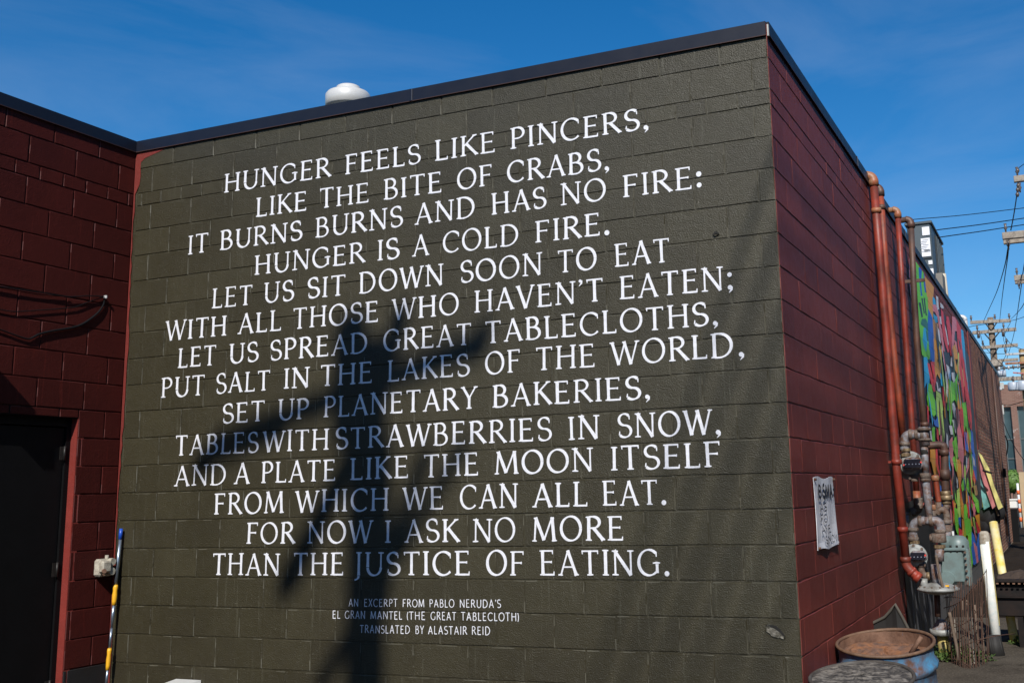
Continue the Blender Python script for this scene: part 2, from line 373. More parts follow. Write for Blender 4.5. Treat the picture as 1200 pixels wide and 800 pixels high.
def lay(parent, mat, key, face, u0, u1, joints, rz, skip=None, limit=300, near=None, matfn=None, JT=JT):
    """face(u,z) -> point on the wall; u along the wall; joints(row)->(offset,length)"""
    items = []
    for ri, (z0, z1) in enumerate(rows):
        off, ln = joints(ri)
        k0 = math.floor((u0-off)/ln)
        a = off + k0*ln
        while a < u1-1e-6:
            s0, s1 = max(a, u0), min(a+ln, u1)
            a += ln
            if s1-s0 < .03: continue
            if skip:
                segs = skip(s0, s1, z0, z1)
            else: segs = [(s0, s1, z0, z1)]
            for q in segs:
                if q[1]-q[0] > .03 and q[3]-q[2] > .03: items.append(q)
    if near: items.sort(key=near)
    extra = MB(); n = 0
    for i, (a0, a1, z0, z1) in enumerate(items):
        w_, h_ = a1-a0-(JT if key != 's' else .0008), z1-z0-JT
        c = face((a0+a1)/2, (z0+z1)/2)
        me = block_mesh(w_, h_, matfn(z0) if matfn else mat, key + ('b' if matfn and matfn(z0) is not mat else ''))
        dx = max(-.0013, min(.0011, random.gauss(0, .0007)))
        rot = (random.gauss(0, .0022), random.gauss(0, .0022), rz+random.gauss(0, .0018))
        nrm = Vector((math.sin(rz), -math.cos(rz), 0))
        loc = Vector(c)+nrm*dx+Vector((0, 0, random.gauss(0, .0008)))
        if i < limit:
            put('block', me, parent, loc, rot); n += 1
        else:
            Mx = Matrix.Translation(loc) @ Matrix.Rotation(rz, 4, 'Z')
            extra.add([Mx@v_.co for v_ in me.vertices], [tuple(p.vertices) for p in me.polygons])
    if extra.v: tag(extra.build('block', mat, parent), kind='stuff')
    return n

# --- front wall with the poem
front = thing('poem_wall', 'olive green painted block wall carrying the white hand-lettered poem', 'wall')
b = MB(); D = .0052
b.add([(XL, D, 0), (0, D, 0), (0, D, 4.395), (XL, D, 4.395)], [(0, 1, 2, 3)])
b.build('mortar_bed', M['green'], front)
def fj(ri):
    if ri == 0: return (-.103-.2032, BL)
    if ri == 1: return (-.103, BL)
    if ri == 2: return (-.205, BL/2)
    k = ri-3
    return ((-.103 if k % 2 == 0 else -.306), BL)
lay(front, M['green'], 'g', lambda u, z: (u, 0, z), XL+.034, -.001, fj, 0, limit=300)
# raw edge of maroon paint left beside the inside corner
mb = MB(); pts = []
for i in range(60):
    z = i*4.33/59; wd = .022 + .008*math.sin(z*3.1)+random.uniform(-.006, .006) + (.035 if z > 4.0 else 0)
    pts.append((XL, wd, z))
vs = []; fs = []
for (x, wd, z) in pts: vs += [(x+.0005, -.0030, z), (x+wd, -.0030, z)]
for i in range(59): fs.append((2*i, 2*i+1, 2*i+3, 2*i+2))
mb.add(vs, fs)
mb.add([(XL+.02, -.0034, 4.30), (XL+.32, -.0034, 4.315), (XL+.28, -.0034, 4.29), (XL+.1, -.0034, 4.25), (XL+.03, -.0034, 4.2)], [(0, 1, 2, 3, 4)])
mb.build('maroon_paint_edge', M['redstrip'], front)
# chipped hollow near the lower right corner and a small dent high up
def chip(cx, cz, a, bb, name, rot):
    mb = MB(); ca, sa = math.cos(rot), math.sin(rot); n = 22
    def P(rx, an, y):
        x, z = rx*a*math.cos(an), rx*bb*math.sin(an)*(1 if math.sin(an) < 0 else .7)
        return (cx+x*ca-z*sa, y, cz+x*sa+z*ca)
    rings = [(1.0, -.0045), (.92, -.0075), (.75, -.002), (.5, -.005), (.25, -.0015)]
    vs = []
    for (rr, y) in rings:
        for k in range(n):
            an = 2*math.pi*k/n; vs.append(P(rr*(1+random.uniform(-.2, .2)+.12*math.sin(3*an+1)), an, y+random.uniform(-.0035, .002)))
    vs.append(P(0, 0, -.004))
    fs = [(i*n+k, i*n+(k+1) % n, (i+1)*n+(k+1) % n, (i+1)*n+k) for i in range(len(rings)-1) for k in range(n)]
    fs += [((len(rings)-1)*n+k, (len(rings)-1)*n+(k+1) % n, len(rings)*n) for k in range(n)]
    mb.add(vs, fs)
    mb.m = [1 if i < n else 0 for i in range(len(mb.m))]
    o = mb.build(name, [M['rubble'], M['green']], front)
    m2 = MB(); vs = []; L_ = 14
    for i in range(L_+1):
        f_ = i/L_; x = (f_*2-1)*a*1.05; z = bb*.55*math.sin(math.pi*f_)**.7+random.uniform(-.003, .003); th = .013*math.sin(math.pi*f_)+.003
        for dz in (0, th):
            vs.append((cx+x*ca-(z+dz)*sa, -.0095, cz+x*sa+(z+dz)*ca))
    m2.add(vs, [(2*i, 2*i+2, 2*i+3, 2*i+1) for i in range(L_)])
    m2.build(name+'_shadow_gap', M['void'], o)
chip(-.145, .742, .060, .030, 'chipped_hollow', -.55)
chip(-.385, 3.08, .020, .008, 'small_dent', .1)

# --- coping on all three walls
def coping(parent, p0, p1, nrm, name='coping'):
    p0 = Vector(p0); p1 = Vector(p1); nrm = Vector(nrm); L_ = (p1-p0).length; d = (p1-p0)/L_
    n = max(1, round(L_/3.05)); 
    for i in range(n):
        a = p0+d*(L_*i/n+.002); e = p0+d*(L_*(i+1)/n-.002); m_ = MB(); vs = []
        prof = [(.004, 4.312), (.015, 4.304), (.018, 4.304), (.016, 4.398), (-.25, 4.402), (-.25, 4.39), (.004, 4.388)]
        for q in (a, e):
            for (o_, z) in prof: vs.append(q+nrm*o_+Vector((0, 0, z)))
        k = len(prof); fs = [(j, (j+1) % k, k+(j+1) % k, k+j) for j in range(k)]+[tuple(range(k))[::-1], tuple(range(k, 2*k))]
        m_.add(vs, fs); c = m_.build(name, M['coping'], parent)
        rl = MB(); q = a+nrm*.0185; q2 = e+nrm*.0185
        rl.add([q+Vector((0, 0, 4.3045)), q2+Vector((0, 0, 4.3045)), q2+Vector((0, 0, 4.3085)), q+Vector((0, 0, 4.3085))], [(0, 1, 2, 3)])
        rl.build('drip_edge', M['rustline'], c)
        if i: 
            s_ = MB(); q = a+nrm*.018
            s_.bevbox(q+Vector((0, 0, 4.352)), (.025, .006, .09), .0015, rz=math.atan2(d.y, d.x)); s_.build('seam_cover', M['coping'], c)
            s2 = MB(); s2.box(q+nrm*.0035+d*.0125+Vector((0, 0, 4.352)), (.0035, .0035, .086), rz=math.atan2(d.y, d.x)); s2.build('seam_line', M['seam'], c)
coping(front, (XL, 0, 0), (.0, 0, 0), (0, -1, 0))
m_ = MB(); m_.box((.012, -.0115, 4.335), (.009, .016, .075)); m_.build('corner_flashing', M['sill'], front)

# --- left wing wall with the black door
wing = thing('wing_wall', 'dark maroon painted block wall on the left with a black door and loose cables', 'wall')
DY0, DY1, DZ = -1.42, -.398, 2.172               # door opening
b = MB(); X = XL-.0062
YW = -4.5
b.add([(X, YW, 0), (X, DY0, 0), (X, DY0, 4.395), (X, YW, 4.395), (X, DY1, 0), (X, .004, 0), (X, .004, 4.395), (X, DY1, 4.395), (X, DY0, DZ), (X, DY1, DZ)],
      [(0, 1, 2, 3), (4, 5, 6, 7), (8, 9, 7, 2)])
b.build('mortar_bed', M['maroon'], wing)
def wskip(s0, s1, z0, z1):
    if z0 >= DZ-.001 or s1 <= DY0 or s0 >= DY1: return [(s0, s1, z0, z1)]
    out = []
    if z1 > DZ: out.append((max(s0, DY0), min(s1, DY1), DZ, z1)); 
    lo = (z0, z1)
    if s0 < DY0: out.append((s0, DY0, *lo))
    if s1 > DY1: out.append((DY1, s1, *lo))
    return out
ja = atx(139.4, 205, XL).y; jb = atx(116.4, 174, XL).y
def wj(ri):
    if ri == 0: return (jb, BL)
    if ri == 1: return (ja, BL)
    if ri == 2: return (ja-.1, BL/2)
    return ((ja if ri % 2 else ja+BL/2), BL)
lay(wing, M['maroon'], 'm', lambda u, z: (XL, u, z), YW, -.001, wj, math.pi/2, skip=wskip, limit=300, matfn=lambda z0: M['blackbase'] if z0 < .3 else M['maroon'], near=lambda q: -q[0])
coping(wing, (XL, YW, 0), (XL, -.019, 0), (1, 0, 0))
b = MB(); b.box((XL-1.6, -2.2, 2.1), (2.6, 4.2, 4.2)); b.build('interior_core', M['void'], wing)
# door reveal, lintel, frame and leaf
JD = .075
b = MB(); b.box((XL-JD/2-.003, DY1+.03, DZ/2), (JD, .0595, DZ)); b.build('door_reveal', M['redstrip'], wing)
b = MB(); b.box((XL-JD/2-.006, (DY0+DY1)/2, DZ+.032), (JD, DY1-DY0+.02, .064)); b.build('lintel', M['blackdoor'], wing)
b = MB(); b.box((XL-JD/2-.003, DY0-.03, DZ/2), (JD, .0595, DZ)); b.build('door_reveal', M['redstrip'], wing)
b = MB(); xf = XL-JD-.02
b.box((xf, DY1-.004, DZ/2), (.06, .07, DZ)); b.box((xf, DY0+.004, DZ/2), (.06, .07, DZ)); b.box((xf, (DY0+DY1)/2, DZ-.03), (.058, DY1-DY0-.07, .06))
b.build('door_frame', M['blackdoor'], wing)
b = MB(); b.bevbox((xf-.01, (DY0+DY1)/2, 1.055), (.045, DY1-DY0-.085, 2.095), .003)
door = b.build('door', M['blackdoor'], wing)
for z in (1.92, 1.1, .3):
    b = MB(); b.tube([(xf+.036, DY1-.052, z-.05), (xf+.036, DY1-.052, z+.05)], .0085, 10); b.box((xf+.0325, DY1-.072, z), (.004, .035, .095)); b.build('hinge', M['hinge'], door)

# loose cables on the wing wall
def smooth(pts, n=8):
    P = [Vector(p) for p in pts]; out = []
    for i in range(len(P)-1):
        p0, p1, p2, p3 = P[max(i-1, 0)], P[i], P[i+1], P[min(i+2, len(P)-1)]
        for k in range(n):
            t = k/n; out.append(.5*((2*p1)+(-p0+p2)*t+(2*p0-5*p1+4*p2-p3)*t*t+(-p0+3*p1-3*p2+p3)*t**3))
    return out+[P[-1]]
cab = thing('wall_cables', 'black cables and their dark shadow band sagging from a small clip high on the maroon wing wall', 'cable')
for pl, r_, off in (([(122, 347.5), (104, 346.6), (80, 347.5), (50, 343), (0, 335.5), (-25, 331)], .0042, .02),
                    ([(80, 347.8), (60, 346), (40, 344), (0, 336.8), (-25, 333)], .003, .012),
                    ([(121, 348), (103, 354), (90, 359), (78, 361), (45, 363.5), (18, 365), (0, 362.5), (-25, 357)], .0035, .012)):
    b = MB(); b.tube(smooth([atx(u, v, XL+off) for (u, v) in pl]), r_, 8); b.build('cable', M['cable'], cab)
pl = [(122, 349), (121.5, 356), (116, 365), (107, 373), (96, 380), (84, 384), (60, 388), (46, 391.5), (39, 395), (33, 397), (22, 394), (0, 386), (-25, 378)]  # dark tube laid along the shadow band the cables cast
rr = [.005, .006, .0075, .0085, .009, .009, .0085, .008, .0075, .006, .005, .0045, .004]
sp = smooth([atx(u, v, XL+.012) for (u, v) in pl]); 
b = MB(); b.tube(sp, [rr[min(len(rr)-1, int(i/8))]*(1-(i % 8)/8)+rr[min(len(rr)-1, int(i/8)+1)]*((i % 8)/8) for i in range(len(sp))], 10); b.build('cable', M['cable'], cab)
p = atx(123.5, 348, XL+.02)
b = MB(); b.bevbox(p, (.03, .012, .024), .003); b.build('clip', M['insulpale'], cab)
# unseen arm, added to cast the slanting shadow beside the door
arm = thing('shadow_caster_arm', 'unseen dark steel arm added to the maroon wing wall for its slanting shadow', 'bracket')
b = MB(); b.box((XL+.13, -1.62, 2.79), (.26, .09, .19)); b.build('arm', M['hinge'], arm)
b = MB(); b.box((XL+.008, -1.62, 2.80), (.012, .14, .26)); b.build('wall_plate', M['hinge'], arm)

# sprinkler/hose bell casting on the wing wall
p0 = atx(123, 664, XL); p0.y -= .065
bell = thing('wall_connection_box', 'cream coloured cast connection box with caps on the maroon wall beside the corner', 'utility box')
b = MB(); b.bevbox((XL+.035, p0.y+.02, p0.z), (.07, .135, .125), .015); b.build('body', M['cream'], bell)
b = MB(); b.bevbox((XL+.085, p0.y-.015, p0.z+.008), (.05, .085, .085), .012); b.build('front_cover', M['cream'], bell)
for dy, dz in ((.045, .040), (.045, -.028)):
    b = MB(); b.tube([(XL+.06, p0.y+dy, p0.z+dz), (XL+.10, p0.y+dy, p0.z+dz)], .026, 14); b.build('cap', M['cream'], bell)
b = MB(); b.tube([(XL+.05, p0.y+.03, p0.z+.05), (XL+.05, p0.y+.03, p0.z+.088)], .013, 10); b.build('knob', M['cream'], bell)
b = MB(); b.tube([(XL+.10, p0.y-.04, p0.z-.02), (XL+.125, p0.y-.055, p0.z-.02)], .016, 10); b.tube([(XL+.1, p0.y-.04, p0.z-.045), (XL+.118, p0.y-.05, p0.z-.045)], .008, 8); b.build('spout', M['rust'], bell)

# telescopic pole leaning in the corner
pole = thing('extension_pole', 'blue and yellow tipped telescopic pole leaning in the corner of the green wall', 'pole')
pt = aty(142, 619, -.035); pb = aty(124.5, 800, -.085); dr = (pb-pt); 
def on(v): 
    return pt+dr*((v-619)/(800-619))
foot = pt+dr*((pt.z-.008)/(pt.z-pb.z))
for nm, a, e, r_, mk in (('tube', 632, 688, .0125, 'aluminium'), ('tube', 709, 737, .0125, 'aluminium'), ('tube', 737, 762, .0098, 'aluminium'), ('tube', 783, 805, .0098, 'aluminium'),
                         ('end_cap', 619, 632, .0135, 'blue_plastic'), ('grip', 686, 710, .0185, 'yellow_plastic'), ('grip', 760, 785, .0165, 'yellow_plastic')):
    b = MB()
    if nm == 'grip': b.tube([on(a), on(a+(e-a)*.12), on(a+(e-a)*.3), on(a+(e-a)*.5), on(a+(e-a)*.8), on(e)], [r_*.8, r_, r_*.82, r_, r_*.9, r_*.8], 12)
    elif e == 737: b.tube([on(a), on(a+14), on(e)], [r_, r_*1.05, r_*.62], 12)
    else: b.tube([on(a), on(e)], r_, 12)
    b.build(nm, M[mk], pole)
b = MB(); b.tube([on(804), foot], .0095, 12); b.build('tube', M['aluminium'], pole)

# pale sloped-top box at the foot of the wall
bx = thing('pale_utility_box', 'pale grey box low on the green wall with only its top edge showing', 'utility box')
b = MB(); xs = (-4.53, -4.285); 
b.add([(xs[0]+.02, -.005, .318), (xs[1], -.005, .318), (xs[1]-.05, -.09, .300), (xs[0]-.01, -.09, .300), (xs[0]+.02, -.005, .02), (xs[1], -.005, .02), (xs[1]-.05, -.09, .02), (xs[0]-.01, -.09, .02)],
      [(0, 1, 2, 3), (3, 2, 6, 7), (1, 5, 6, 2), (0, 3, 7, 4), (4, 7, 6, 5), (0, 4, 5, 1)])
b.build('body', M['pale'], bx)
b = MB(); b.box((-4.41, -.0975, .16), (.11, .012, .16)); b.build('door', M['pale'], bx)

# ------------------------------------------------------------------ lettering
T_, t_ = .120, .058
def glyph(ch, serif=True):
    """strokes of one capital, height 1: ('l',x0,y0,x1,y1,w) ('c',cx,cy,rx,ry,a0,a1) ('s',x,y,half)"""
    T, t = (T_, t_) if serif else (.100, .092)
    s = []; l = lambda x0, y0, x1, y1, w_: s.append(('l', x0, y0, x1, y1, w_))
    c = lambda *a: s.append(('c', *a))
    sf = lambda x, y, h=.115: s.append(('s', x, y, h)) if serif else None
    bk = lambda x, y, d, h=.13: s.append(('b', x, y, d, h)) if serif else None     # vertical end of an arm
    def stem(x, top=True, bot=True, w_=None, y0=0, y1=1):
        l(x, y0, x, y1, w_ or T)
        if top: sf(x, 1)
        if bot: sf(x, 0)
    W = .5
    if ch == 'H': stem(.12); stem(.66); l(.12, .53, .66, .53, t); W = .78
    elif ch == 'U': l(.12, 1, .12, .36, T); sf(.12, 1); c(.39, .34, .27, .33, 180, 360); l(.66, .34, .66, 1, t*1.25); sf(.66, 1); W = .76
    elif ch == 'N': stem(.11, w_=t*1.2); l(.09, 1, .68, .01, T); l(.68, 0, .68, 1, t*1.2); sf(.68, 1); W = .78
    elif ch == 'G': c(.43, .5, .37, .49, 48, 312); l(.72, .44, .72, .10, T*.9); sf(.70, .45, .13); bk(.69, .87, -1, .15); W = .82
    elif ch == 'E': stem(.12); l(.12, .97, .50, .97, t); bk(.50, .97, -1); l(.12, .53, .45, .53, t); bk(.45, .53, 0, .10); l(.12, .03, .54, .03, t*1.2); bk(.54, .03, 1); W = .6
    elif ch == 'F': stem(.12); l(.12, .97, .51, .97, t); bk(.51, .97, -1); l(.12, .52, .44, .52, t); bk(.44, .52, 0, .10); W = .57
    elif ch == 'R': stem(.12); c(.28, .75, .24, .235, 90, -90); l(.12, .985, .29, .985, t); l(.12, .515, .29, .515, t); l(.30, .52, .66, .02, T); sf(.66, .01, .07); W = .69
    elif ch == 'P': stem(.12); c(.28, .73, .25, .255, 90, -90); l(.12, .985, .29, .985, t); l(.12, .475, .29, .475, t); W = .58
    elif ch == 'B': stem(.12); c(.29, .765, .20, .22, 90, -90); c(.31, .28, .26, .265, 90, -90); l(.12, .985, .3, .985, t); l(.12, .545, .32, .545, t); l(.12, .015, .32, .015, t); W = .63
    elif ch == 'D': stem(.12); c(.28, .5, .43, .485, 90, -90); l(.12, .985, .29, .985, t); l(.12, .015, .29, .015, t); W = .79
    elif ch == 'L': stem(.12); l(.12, .03, .50, .03, t*1.2); bk(.50, .03, 1); W = .54
    elif ch == 'I': stem(.12); W = .24
    elif ch == 'J': l(.16, 1, .16, .0, T); sf(.16, 1); c(.02, -.02, .14, .16, 0, -100); W = .28
    elif ch == 'K': stem(.12); l(.13, .47, .57, .98, t*1.15); sf(.57, 1, .09); l(.24, .60, .66, .02, T); sf(.66, .01, .07); W = .68
    elif ch == 'S': c(.28, .745, .215, .235, 40, 270); c(.28, .265, .245, .245, 90, -140); bk(.46, .87, -1, .13) ; bk(.07, .14, 1, .13); W = .55
    elif ch == 'C': c(.43, .5, .37, .49, 46, 316); bk(.69, .86, -1, .15); W = .74
    elif ch == 'T': stem(.33, top=False); l(.03, .97, .63, .97, t); bk(.04, .97, -1, .12); bk(.62, .97, -1, .12); W = .66
    elif ch == 'O': c(.42, .5, .37, .49, 0, 360); W = .84
    elif ch == 'A': l(.08, 0, .37, 1, t*1.15); l(.36, 1.0, .68, 0, T); l(.19, .34, .56, .34, t); sf(.07, 0, .09); sf(.68, 0, .09); W = .74
    elif ch == 'V': l(.06, 1, .37, 0, T); l(.37, 0, .66, 1, t*1.15); sf(.06, 1, .09); sf(.66, 1, .09); W = .71
    elif ch == 'W': l(.05, 1, .29, 0, T); l(.29, 0, .52, .95, t*1.1); l(.50, 1, .74, 0, T); l(.74, 0, .98, 1, t*1.15); sf(.05, 1, .09); sf(.98, 1, .09); sf(.50, 1, .07); W = 1.02
    elif ch == 'M': l(.09, 0, .15, 1, t*1.2); l(.14, 1, .46, .06, T); l(.46, .06, .78, 1, t*1.1); l(.78, 1, .85, 0, T); sf(.09, 0, .09); sf(.86, 0, .10); sf(.14, 1, .07); sf(.79, 1, .07); W = .95
    elif ch == 'Y': l(.06, 1, .34, .48, T*.95); l(.34, .48, .62, 1, t*1.15); l(.34, .5, .34, 0, T); sf(.34, 0); sf(.06, 1, .09); sf(.62, 1, .09); W = .68
    elif ch == 'X': l(.06, 1, .56, 0, T); l(.06, 0, .56, 1, t*1.15); W = .62
    elif ch == '.': s.append(('d', .11, .07, .095)); W = .22
    elif ch == ':': s.append(('d', .11, .13, .095)); s.append(('d', .11, .62, .095)); W = .22
    elif ch == ',': s.append(('d', .11, .08, .085)); s.append(('k', .15, .06)); W = .24
    elif ch == ';': s.append(('d', .11, .62, .085)); s.append(('d', .11, .10, .085)); s.append(('k', .15, .08)); W = .24
    elif ch == "'": s.append(('d', .09, .95, .06)); s.append(('k', .12, .93)); W = .18
    elif ch == '(': c(.32, .45, .24, .62, 125, 235); W = .2
    elif ch == ')': c(-.12, .45, .24, .62, 55, -55); W = .2
    return s, W
def word_adv(wd, gap=.13, serif=True):
    x = 0; out = []
    for ch in wd:
        s, W = glyph(ch, serif); out.append((ch, x, s)); x += W+gap
    return out, x-gap
def ribbon(mb, P, ws, y):
    n = len(P); vs = []
    for i in range(n):
        a = P[max(i-1, 0)]; e = P[min(i+1, n-1)]; dx, dz = e[0]-a[0], e[1]-a[1]; L_ = math.hypot(dx, dz) or 1
        nx, nz = -dz/L_*ws[i]/2, dx/L_*ws[i]/2
        vs += [(P[i][0]+nx, y, P[i][1]+nz), (P[i][0]-nx, y, P[i][1]-nz)]
    mb.add(vs, [(2*i, 2*i+1, 2*i+3, 2*i+2) for i in range(n-1)])
def draw_word(mb, wd, x0, x1, z0, z1, cap, serif=True, y0=-.0026, rnd=None, tr=None):
    lay_, tot = word_adv(wd, .13 if serif else .14, serif); rnd = rnd or random
    sx = (x1-x0)/tot; phi = R(18)
    wsx = .5*(sx+cap)                          # stroke weight follows the mean of both scales
    k = 0
    for (ch, ox, strokes) in lay_:
        jz = rnd.uniform(-.012, .012)*cap; hs_ = cap*rnd.uniform(.975, 1.02); wf = rnd.uniform(.92, 1.1)
        slant = rnd.uniform(-.015, .02)
        def P(x, y):
            X_ = x0+(ox+x)*sx + y*slant*cap; f_ = (X_-x0)/(x1-x0)
            return (X_, z0+(z1-z0)*f_+jz+y*hs_)
        for st in strokes:
            k += 1; y = y0-.00009*(k % 9)
            if st[0] == 'l':
                _, a, b_, c_, d_, w_ = st; n = 5
                pts = [P(a+(c_-a)*i/n, b_+(d_-b_)*i/n) for i in range(n+1)]
                ws = [w_*wsx*wf*(1+(.16 if (i in (0, n) and w_ > .09 and serif) else 0)+rnd.uniform(-.06, .06)) for i in range(n+1)]
                ribbon(mb, pts, ws, y)
            elif st[0] == 'c':
                _, cx, cy, rx, ry, a0, a1 = st; n = max(8, int(abs(a1-a0)/13)); pts = []; ws = []
                for i in range(n+1):
                    an = R(a0+(a1-a0)*i/n); pts.append(P(cx+rx*math.cos(an), cy+ry*math.sin(an)))
                    th = math.atan2(ry*math.cos(an), -rx*math.sin(an))
                    if serif: w_ = t_*.95+(T_*1.02-t_)*abs(math.sin(th-phi))**1.3
                    else: w_ = .096
                    ws.append(w_*wsx*wf)
                ribbon(mb, pts, ws, y)
            elif st[0] == 's':
                _, x, yy, h = st; a = P(x-h, yy); b_ = P(x+h, yy); th = .05*wsx
                sg = -1 if yy > .9 else 1
                m_ = P(x, yy); off = th/2*sg
                ribbon(mb, [(a[0], a[1]+off), (m_[0], m_[1]+off*1.5), (b_[0], b_[1]+off+rnd.uniform(-.01, .01)*cap)], [th*.75, th*1.5, th*.75], y)
            elif st[0] == 'b':
                _, x, yy, d_, h = st; a, b_ = ((yy-h/2, yy+h/2) if d_ == 0 else ((yy+.03, yy-h) if d_ < 0 else (yy-.03, yy+h)))
                ribbon(mb, [P(x, a), P(x+.012, b_)], [.062*wsx, .035*wsx], y)
            elif st[0] == 'd':
                _, x, yy, r_ = st; c0 = P(x, yy); n = 14
                r_ *= .5*(cap+sx)*rnd.uniform(.95, 1.1)
                mb.add([(c0[0]+r_*math.cos(2*math.pi*i/n), y, c0[1]+r_*math.sin(2*math.pi*i/n)) for i in range(n)], [tuple(range(n))])
            elif st[0] == 'k':
                _, x, yy = st
                ribbon(mb, [P(x+.02, yy+.04), P(x+.02, yy-.08), P(x-.08, yy-.20)], [.10*cap, .085*cap, .02*cap], y)
def wx(u, v): return aty(u, v, 0)
LINES = [
 (((263,226),(743,153.5)), .147, [('HUNGER',263,388.5),('FEELS',404.4,493.5),('LIKE',509.4,581.5),('PINCERS,',597.4,762)]),
 (((300,254.6),(704.5,200)), .147, [('LIKE',300,360.6),('THE',374.4,433.5),('BITE',449.4,519),('OF',535,578),('CRABS,',593.5,715.6)]),
 (((220.5,298.4),(824,219.5)), .148, [('IT',220.5,245),('BURNS',258,354.6),('BURNS',369.6,472.5),('AND',486,558),('HAS',575.5,640.6),('NO',656.5,711),('FIRE:',729,824)]),
 (((298.5,322.4),(715.6,274.4)), .148, [('HUNGER',298.5,428.4),('IS',442,468.6),('A',483,503.4),('COLD',518,609),('FIRE.',626.5,715.6)]),
 (((248.4,361.6),(781,307)), .150, [('LET',248.4,296.4),('US',309,345),('SIT',360,405.6),('DOWN',420.6,520.5),('SOON',538.6,636),('TO',652.6,700),('EAT',719.5,786)]),
 (((202.5,398.5),(844,340.4)), .150, [('WITH',194.4,266.4),('ALL',279,330.6),('THOSE',343,444.6),('WHO',459.6,538.6),("HAVEN'T",555.4,708),('EATEN;',725,860.5)]),
 (((208.5,431),(826,382)), .148, [('LET',208.5,254),('US',268.5,303.6),('SPREAD',316.5,432),('GREAT',448.5,553),('TABLECLOTHS,',568,843.4)]),
 (((189,466),(838,419.5)), .148, [('PUT',189,240.6),('SALT',253,317.4),('IN',332.4,363.6),('THE',375,437.4),('LAKES',453.6,551),('OF',568,611),('THE',627,698.5),('WORLD,',715,874)]),
 (((260.4,496),(749.5,467.5)), .146, [('SET',260.4,311),('UP',325.5,363),('PLANETARY',379,560),('BAKERIES,',576.4,763.6)]),
 (((211.5,533.5),(833,508.6)), .148, [('TABLES',205.5,303.6),('WITH',308,386.4),('STRAWBERRIES',393,647),('IN',665.5,703),('SNOW,',723,846.4)]),
 (((204.6,569.5),(833.5,547)), .148, [('AND',204.6,266.4),('A',274.5,293.4),('PLATE',306,394.5),('LIKE',410,480),('THE',495.6,562),('MOON',579,696),('ITSELF',715,846.4)]),
 (((251,602.4),(769,591)), .150, [('FROM',251,333.6),('WHICH',346.5,456.6),('WE',472,521),('CAN',538,607.6),('ALL',623.5,689.5),('EAT.',705.4,782)]),
 (((288.6,637),(730,633)), .148, [('FOR',288.6,346.5),('NOW',360,437),('I',450.6,459),('ASK',474,539),('NO',553.6,605),('MORE',623,732)]),
 (((253.5,673.5),(773.5,674)), .152, [('THAN',248.4,329),('THE',343.5,404),('JUSTICE',415.5,552.4),('OF',569,615.4),('EATING.',632,786)]),
 (((408,710),(587.5,711.6)), .049, [('AN',408,421),('EXCERPT',426,467),('FROM',471,498.6),('PABLO',502.5,533.5),("NERUDA'S",538,588)]),
 (((389,724),(609.4,727.3)), .050, [('EL',389,400),('GRAN',403.5,429),('MANTEL',433.5,472.5),('(THE',476,499.5),('GREAT',504,535.6),('TABLECLOTH)',539.5,609.4)]),
 (((421,741),(575.5,743.4)), .050, [('TRANSLATED',421,481.5),('BY',486,498),('ALASTAIR',501,548.5),('REID',552,575.5)]),
]
lr = random.Random(3)
for li, (bl, cap, words) in enumerate(LINES):
    pa, pb_ = wx(*bl[0]), wx(*bl[1]); sl_ = (pb_.z-pa.z)/(pb_.x-pa.x)
    mb = MB()
    for (wd, ua, ub) in words:
        vmid = bl[0][1]+(bl[1][1]-bl[0][1])*((ua+ub)/2-bl[0][0])/(bl[1][0]-bl[0][0]) - cap*80
        x0, x1 = wx(ua, vmid).x, wx(ub, vmid).x
        draw_word(mb, wd, x0+.005, x1-.005, pa.z+sl_*(x0-pa.x), pa.z+sl_*(x1-pa.x), cap, serif=li < 14, rnd=lr)
    mb.build('text_line', M['white'], front)

# ------------------------------------------------------------------ side wall, mural
side = thing('side_wall', 'long maroon painted block side wall receding along the alley to the brick end', 'wall')
b = MB(); X = -.0042; YE = 15.1
b.add([(X, D, 0), (X, YE, 0), (X, YE, 4.395), (X, D, 4.395)], [(0, 1, 2, 3)])
b.build('mortar_bed', M['maroon_side'], side)
def sj(ri): return ((.30 if ri % 2 else .50), BL)
lay(side, M['maroon_side'], 's', lambda u, z: (0, u, z), .001, YE, sj, math.pi/2, limit=300, near=lambda q: q[0], JT=.0070)
coping(side, (0, -.0, 0), (0, 24.9, 0), (1, 0, 0))
b = MB(); b.box((.006, 14.9, 2.15), (.022, .42, 4.30)); b.build('pilaster', M['maroon_side'], side)

def muralmat(name, col):
    m, t, b_ = newmat(name); P = pos(t)
    sx = t.nodes.new('ShaderNodeSeparateXYZ'); t.links.new(P, sx.inputs[0])
    md = N(t, 'ShaderNodeMath', operation='PINGPONG'); md.inputs[1].default_value = C/2; t.links.new(sx.outputs[2], md.inputs[0])
    jl = ramp(t, md.outputs[0], [(0, g3(.55)), (.007, g3(0))])
    c = mixc(t, noise(t, P, 5, 5), tuple(k*.8 for k in col), tuple(min(1, k*1.15) for k in col))
    c = mixc(t, jl, c, tuple(k*.15 for k in col))
    t.links.new(c, b_.inputs['Base Color']); b_.inputs['Roughness'].default_value = .5
    bump(t, b_, noise(t, P, 60, 4), .3, .003)
    return m
MC = dict(navy=(.018, .022, .042), green=(.20, .78, .03), lime=(.62, .92, .16), blue=(.01, .15, .68), sky=(.02, .50, .92), orange=(.92, .38, .03), pink=(.90, .25, .29),
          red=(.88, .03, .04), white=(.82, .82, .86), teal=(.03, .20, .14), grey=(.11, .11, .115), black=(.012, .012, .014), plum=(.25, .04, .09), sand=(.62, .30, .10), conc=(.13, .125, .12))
mk = list(MC); mm = [muralmat('mural_'+k, MC[k]) for k in mk]
